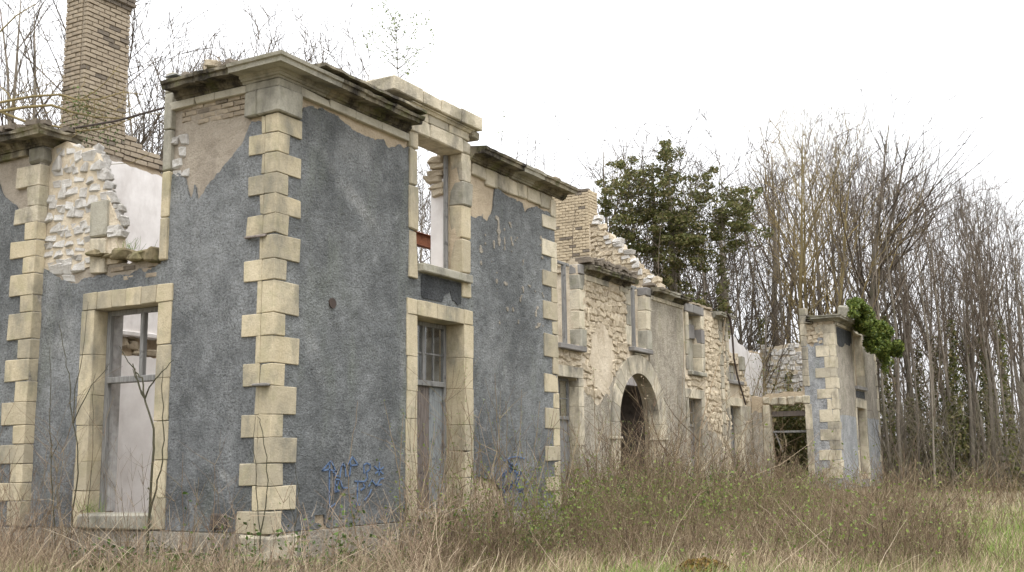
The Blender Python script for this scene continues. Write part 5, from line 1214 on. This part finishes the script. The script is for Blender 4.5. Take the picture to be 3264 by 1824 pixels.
# young leaves among the weeds and bramble leaves
q = np.random.RandomState(75); c = np.r_[near_wall(460, 7.5, 20, -2.8, 3.0, 76), near_wall(190, 1.5, 9, -2.2, -.1, 77), scatter(260, 1200, 2500, 1240, 1500, 78)]; c = c[fbm(c[:, 0], c[:, 1], .7, 79) > .36]
Pl = [np.c_[x+q.normal(0, .13, 26), y+q.normal(0, .13, 26), np.abs(q.normal(.45, .32, 26))*np.clip(1.6-math.hypot(x-CAM[0], y-CAM[1])/60, .5, 1.5)] for x, y in c]
V, F = leafmesh(np.concatenate(Pl), .023, q); tag(obj('young_leaves', npmesh('young_leaves', V, F, M['budleaf'])), 'small yellow-green spring leaves sprinkled through the weeds', 'leaves', kind='stuff')
def bramble(loc, n, rad, hgt, label, seed, size=.035, mat='bramble'):
    q = np.random.RandomState(seed); e = empty('bramble', loc, label, 'bramble'); S = []; L = []
    for k in range(n):
        d = np.array([q.normal(0, 1), q.normal(0, 1), 1.1]); pts, _ = branch(q, np.array([q.normal(0, rad*.3), q.normal(0, rad*.3), 0]), d/np.linalg.norm(d), hgt*q.uniform(.7, 1.5), .005, 6, -.18, .08, S, .5)
        for m_ in range(26): L.append(pts[q.randint(1, 7)]+q.normal(0, .055, 3))
    L = np.array(L); L[:, 2] = np.abs(L[:, 2]); L = L[free(L[:, 0]+loc[0], L[:, 1]+loc[1], .03)]
    S = [s for s in S if free(np.array([s[1][0]+loc[0]]), np.array([s[1][1]+loc[1]]), .02)[0]]
    V, F = segmesh(S); o = bpy.data.objects.new('canes', npmesh('canes', V, F, M['weed'])); COL.objects.link(o); o.parent = e
    V, F = leafmesh(L, size, q, .3); o = bpy.data.objects.new('leaves', npmesh('leaves', V, F, M[mat])); COL.objects.link(o); o.parent = e
bramble((.6, -.55, 0), 34, .6, .95, 'leafy bramble at the foot of the front wall beside the near corner', 81)
bramble((-.35, .75, 0), 20, .3, .95, 'small bramble under the air hole on the side wall', 82)
bramble((-.9, -.5, 0), 30, .6, .8, 'low bramble in the grass before the near corner', 83)
bramble((2.0, -.7, 0), 24, .5, .9, 'bramble below the blue arrow graffiti', 84)
bramble((-1.2, 1.6, 0), 20, .5, .7, 'low bramble in the grass before the side door', 96)
bramble((3.9, -1.1, 0), 26, .5, .9, 'bramble before the front door sill', 97)
bramble((6.55, -.5, 0), 16, .22, 1.0, 'bright leafy plant under the blue scribble', 85, .04, 'ivybright')
bramble((9.6, .6, 0), 26, .8, 1.3, 'tall bramble just past the end of the near front', 86, .04)
bramble((13.5, 1.2, 0), 26, 1.0, 1.4, 'bramble between the near wing and the arch', 87, .04)
bramble((11.2, -.4, 0), 24, .9, 1.1, 'bramble patch in the weeds right of the end quoins', 89, .04)
bramble((16.0, -.2, 0), 24, 1.0, 1.1, 'bramble patch in the weeds left of the arch', 90, .04)
bramble((18.5, 1.6, 0), 22, 1.0, 1.3, 'bramble in front of the arched doorway', 88, .04)
# moss cushion
mb_p = deep(1765, 1395, 13.2); mc = (float(mb_p[0]), float(mb_p[1]), 0)
P2 = np.random.RandomState(91).normal(0, 1, (2600, 3)); P2 /= np.linalg.norm(P2, axis=1, keepdims=True); P2 *= np.random.RandomState(92).uniform(.6, 1, 2600)[:, None]*np.array([[.42, .34, .19]]); P2[:, 2] = np.abs(P2[:, 2])+.12
MO = empty('moss_hummock', mc, 'rusty ochre moss hummock in the right foreground', 'moss')
V, F = leafmesh(P2, .028, np.random.RandomState(93)); o = bpy.data.objects.new('moss', npmesh('moss', V, F, M['mossball'])); COL.objects.link(o); o.parent = MO
mb = MB(); mb.box((-.28, -.2, -.1), (.28, .2, .22), .1, .05); o = bpy.data.objects.new('core', mesh('core', mb.v, mb.f, M['moss'])); COL.objects.link(o); o.parent = MO
# upright shoots in front of the walls, each traced on its own standing plane
def shoots(name, ax, c, lines, label, r=.012, bud=None, mat='stick', group=None):
    first = on(ax, c, *lines[0][0]); e = empty(name, (float(first[0]), float(first[1]), 0), label, 'sapling', group); mb = MB(); L = []
    for ln in lines:
        pts = [on(ax, c, u, v) for u, v in ln]
        if ln is lines[0] and pts[0][2] > 0: pts = [np.array([pts[0][0], pts[0][1], -.05])]+pts
        n = len(pts); q = np.random.RandomState(int(ln[0][0])); pp = []
        for i in range(n-1):
            for k in range(3): pp.append(pts[i]+(pts[i+1]-pts[i])*k/3+q.normal(0, .008, 3)*(1 if k or i else 0))
        pp.append(pts[-1]); m_ = len(pp); r0 = r*(1 if ln is lines[0] else .62)
        mb.tube(pp, [r0*(1-.65*i/(m_-1)) for i in range(m_)], 5)
        for p in pp[2:]: L.append(p+q.normal(0, .012, 3))
    mb.build('stem', M[mat], e)
    if bud:
        L = np.array(L); qq = np.random.RandomState(5); L = np.concatenate([L+qq.normal(0, .03, L.shape) for _ in range(4)])
        V, F = leafmesh(L, bud[1], qq); obj('buds', npmesh('buds', V, F, M[bud[0]]), e)
    return e
shoots('sapling', 0, -.55, [[(374, 1420), (374, 1290), (387, 1130), (386, 1080), (365, 1010), (355, 950), (338, 845), (300, 830)][:6]+[(340, 935), (334, 915)], [(364, 1000), (335, 930), (301, 872)], [(364, 1002), (345, 960), (334, 928), (306, 925)][:3],
        [(364, 1005), (383, 965), (408, 935), (438, 905)], [(378, 1290), (392, 1230), (410, 1160), (412, 1080), (408, 1000), (410, 920)]], 'forked olive-barked sapling in front of the side door', .021)
shoots('sapling', 0, -.5, [[(178, 1400), (180, 1290), (196, 1190), (193, 1110), (180, 1040), (176, 960), (165, 900), (148, 815)], [(186, 1060), (230, 970), (275, 915)], [(186, 1065), (188, 980), (205, 900), (222, 760)]], 'thin bent sapling left of the side door', .013)
shoots('sapling', 0, -.5, [[(140, 1400), (136, 1290), (130, 1150), (124, 1070), (130, 960), (126, 872)], [(130, 1150), (160, 1090)]], 'slender single shoot beside the left pavilion quoins', .010)
shoots('sapling', 0, -.45, [[(218, 1420), (222, 1280), (236, 1120), (232, 1000), (240, 940)]], 'faint thin shoot overlapping the left jamb of the side door', .007)
shoots('sapling', 0, -.6, [[(650, 1420), (655, 1345), (672, 1240), (670, 1150), (655, 1060), (648, 1048)], [(656, 1345), (645, 1230), (638, 1130), (643, 1046)]], 'pair of green shoots before the corner quoins', .011)
shoots('sapling', 1, -.5, [[(735, 1420), (742, 1330), (750, 1230), (744, 1170)], [(742, 1330), (728, 1250)]], 'short green shoots right of the corner quoins', .008)
shoots('sapling', 1, -.9, [[(905, 1400), (880, 1250), (872, 1180), (890, 1090), (900, 1010)]], 'dry reddish stem crossing the blue arrow graffiti', .007, None, 'weed')
SH = [[(1012, 1400), (1006, 1200), (1015, 1040)], [(1075, 1410), (1060, 1250), (1040, 1130), (1048, 980)], [(1120, 1400), (1105, 1260), (1130, 1120), (1120, 1000)], [(1180, 1400), (1160, 1240), (1138, 1120), (1108, 1010)],
      [(1200, 1390), (1196, 1230), (1184, 1100), (1170, 960), (1172, 900)], [(1232, 1390), (1225, 1240), (1205, 1120), (1160, 1010)], [(1255, 1380), (1262, 1200), (1250, 1060), (1245, 940)], [(1290, 1380), (1280, 1230), (1275, 1100), (1272, 1010)],
      [(1330, 1370), (1322, 1220), (1310, 1110), (1312, 980)], [(1362, 1370), (1350, 1240), (1345, 1120), (1358, 1010)], [(1395, 1360), (1380, 1240), (1378, 1130), (1400, 1040)], [(1430, 1350), (1425, 1230), (1420, 1120), (1412, 1020)]]
WHERE = ['left of the front door frame', 'rising across the left of the front door', 'rising across the middle planks of the front door', 'leaning left across the front door', 'before the right jamb of the front door', 'leaning toward the right jamb of the front door',
         'over the tan bare patch of the front', 'left of the blue scribble', 'through the blue scribble', 'right of the blue scribble', 'before the end quoins of the near front', 'just past the end quoins']
for i, ln in enumerate(SH):
    shoots('sapling', 1, -.7-.5*((i*7) % 4)/3, [ln, [ln[1], (ln[1][0]+(26 if i % 2 else -24), ln[1][1]-110), (ln[1][0]+(34 if i % 2 else -40), ln[1][1]-190)]], 'budding shoot '+WHERE[i], .009, ('spring', .014), 'weed')
W5 = ['before the left window of the central range', 'left of the arch', 'across the left arch jamb', 'inside the arch opening', 'right of the arch']
for i, ln in enumerate(([(1455, 1340), (1440, 1150), (1420, 1030)], [(1510, 1330), (1500, 1150), (1495, 1000), (1493, 930)], [(1560, 1320), (1545, 1150), (1530, 1010)], [(1620, 1310), (1600, 1150), (1585, 1060)], [(1690, 1310), (1700, 1150), (1715, 1040), (1722, 860)])):
    shoots('sapling', 1, .8, [ln, [ln[1], (ln[1][0]+20, ln[1][1]-90)]], 'thin shoot '+W5[i], .011, ('spring', .016), 'weed')
shoots('willow_sapling', 1, .2, [[(1740, 1330), (1752, 1200), (1762, 1080), (1790, 970), (1815, 880), (1825, 800)], [(1758, 1110), (1700, 1050), (1668, 1000)], [(1750, 1210), (1660, 1120), (1625, 1000), (1618, 950)], [(1765, 1080), (1800, 1020), (1860, 985)], [(1750, 1200), (1810, 1130), (1880, 1080), (1930, 1060)], [(1752, 1190), (1690, 1150), (1640, 1090), (1610, 1060)]],
       'arching willow sapling with pale catkins right of the arch', .02, ('palestem', .016), 'weed')
shoots('willow_sapling', 1, -1.0, [[(1905, 1330), (1885, 1200), (1872, 1120), (1880, 1060)], [(1890, 1200), (1960, 1170), (2030, 1120), (2060, 1090)], [(1890, 1210), (1850, 1150), (1820, 1110)]], 'low willow shoot with catkins before the far doorway', .012, ('palestem', .016), 'weed')
# mossy limb of a tree that stands left of the picture
TR = empty('mossy_tree', tuple(float(v) for v in (*deep(-420, 1200, 17.0)[:2], 0)), 'old tree left of the pavilion reaching mossy yellow limbs across the chimney', 'tree')
mb = MB(); b0 = deep(-420, 1200, 17.0); b0[2] = -.2; b1 = deep(-380, 420, 17.2); mb.tube([b0, (b0*.6+b1*.4), b1], [.22, .19, .13], 8); mb.build('trunk', M['bark'], TR, smooth=True)
mb = MB()
for ln, r in (([(-380, 420), (-150, 330), (0, 281), (60, 270), (130, 265), (180, 282), (240, 295), (330, 300)], .05), ([(-150, 330), (0, 258), (80, 243), (150, 238), (200, 252), (250, 250), (310, 232), (360, 238)], .035), ([(0, 281), (60, 305), (120, 315), (200, 330), (255, 325), (300, 312), (350, 290)], .032),
               ([(200, 252), (240, 230), (268, 205), (300, 165)], .016), ([(150, 238), (190, 262), (240, 275), (290, 282), (420, 288)], .014), ([(120, 315), (170, 345), (210, 370), (260, 415), (330, 410), (370, 390)], .010), ([(40, 272), (20, 235), (-20, 200)], .02), ([(-200, 300), (-40, 120), (40, 40), (90, 10)], .03), ([(0, 281), (40, 240), (110, 215), (160, 200)], .012)):
    pts = [deep(u, v, 17.2+.003*abs(u)*.2) for u, v in ln]; n = len(pts); mb.tube(pts, [max(.005, r*.7*(1-.8*i/n)) for i in range(n)], 6)
mb.build('limb', M['barkmoss'], TR, smooth=True)
q = np.random.RandomState(99); S = []
for k in range(150):
    u, v = q.uniform(-60, 340), q.uniform(200, 340); p = deep(u, 250+(u > 150)*20+q.normal(0, 28), 17.3)
    branch(q, p, q.normal(0, 1, 3)+np.array([0, 0, .3]), q.uniform(.15, .6), .005, 4, .02, .18, S, .4)
V, F = segmesh(S); obj('twigs', npmesh('twigs', V, F, M['twigy']), TR)
Pl = np.concatenate([deep(u, v, 17.4)+q.normal(0, .11, (60, 3)) for u, v in ((200, 270), (215, 300), (190, 330), (230, 330), (240, 290), (200, 370), (280, 345), (205, 250))])
V, F = leafmesh(Pl, .022, q); obj('moss_tufts', npmesh('moss_tufts', V, F, M['bramble']), TR)
# creeper on the plaster behind the side door and tufts on the cornices
q = np.random.RandomState(101)
def tuft(loc, n, h, label, mat='straw'):
    S = []
    for k in range(n): branch(q, q.normal(0, .07, 3)*np.array([1, 1.6, 0]), np.array([q.normal(0, .5), q.normal(0, .5), 1]), h*q.uniform(.4, 1.2), .003, 3, -.05, .15, S, .4)
    V, F = segmesh(S); e = obj('grass_tuft', npmesh('grass_tuft', V, F, M[mat]), None, loc); tag(e, label, 'grass', 'grass tufts on the ruin'); e['kind'] = 'stuff'
tuft((-.1, 1.15, 7.0), 60, .22, 'dry grass tuft on the side cornice of the near wing'); tuft((-.2, 5.1, 6.7), 40, .2, 'dry grass tuft on the pavilion cornice')
tuft((0, 2.8, 4.6), 30, .2, 'small tuft on the broken sill of the side window', 'green'); tuft((-.1, 3.2, .84), 40, .22, 'green tuft on the side door sill', 'green')
Pl = np.concatenate([np.c_[np.full(30, .3), 2.35+.1*np.sin(np.arange(30)*.4)+q.normal(0, .02, 30), np.linspace(.85, 1.9, 30)], np.c_[np.full(60, .25)+q.normal(0, .03, 60), 2.3+q.normal(0, .07, 60), .85+np.abs(q.normal(0, .16, 60))]])
V, F = leafmesh(Pl, .022, q); tag(obj('creeper', npmesh('creeper', V, F, M['bramble'])), 'little ivy creeper climbing inside the side door', 'ivy')
for o in bpy.data.objects:
    if o.type == 'MESH' and o.parent and o.name.split('.')[0] in ('leaves', 'buds', 'moss_tufts', 'twigs', 'foliage', 'hanging_ivy', 'moss', 'canes'): o['kind'] = 'stuff'
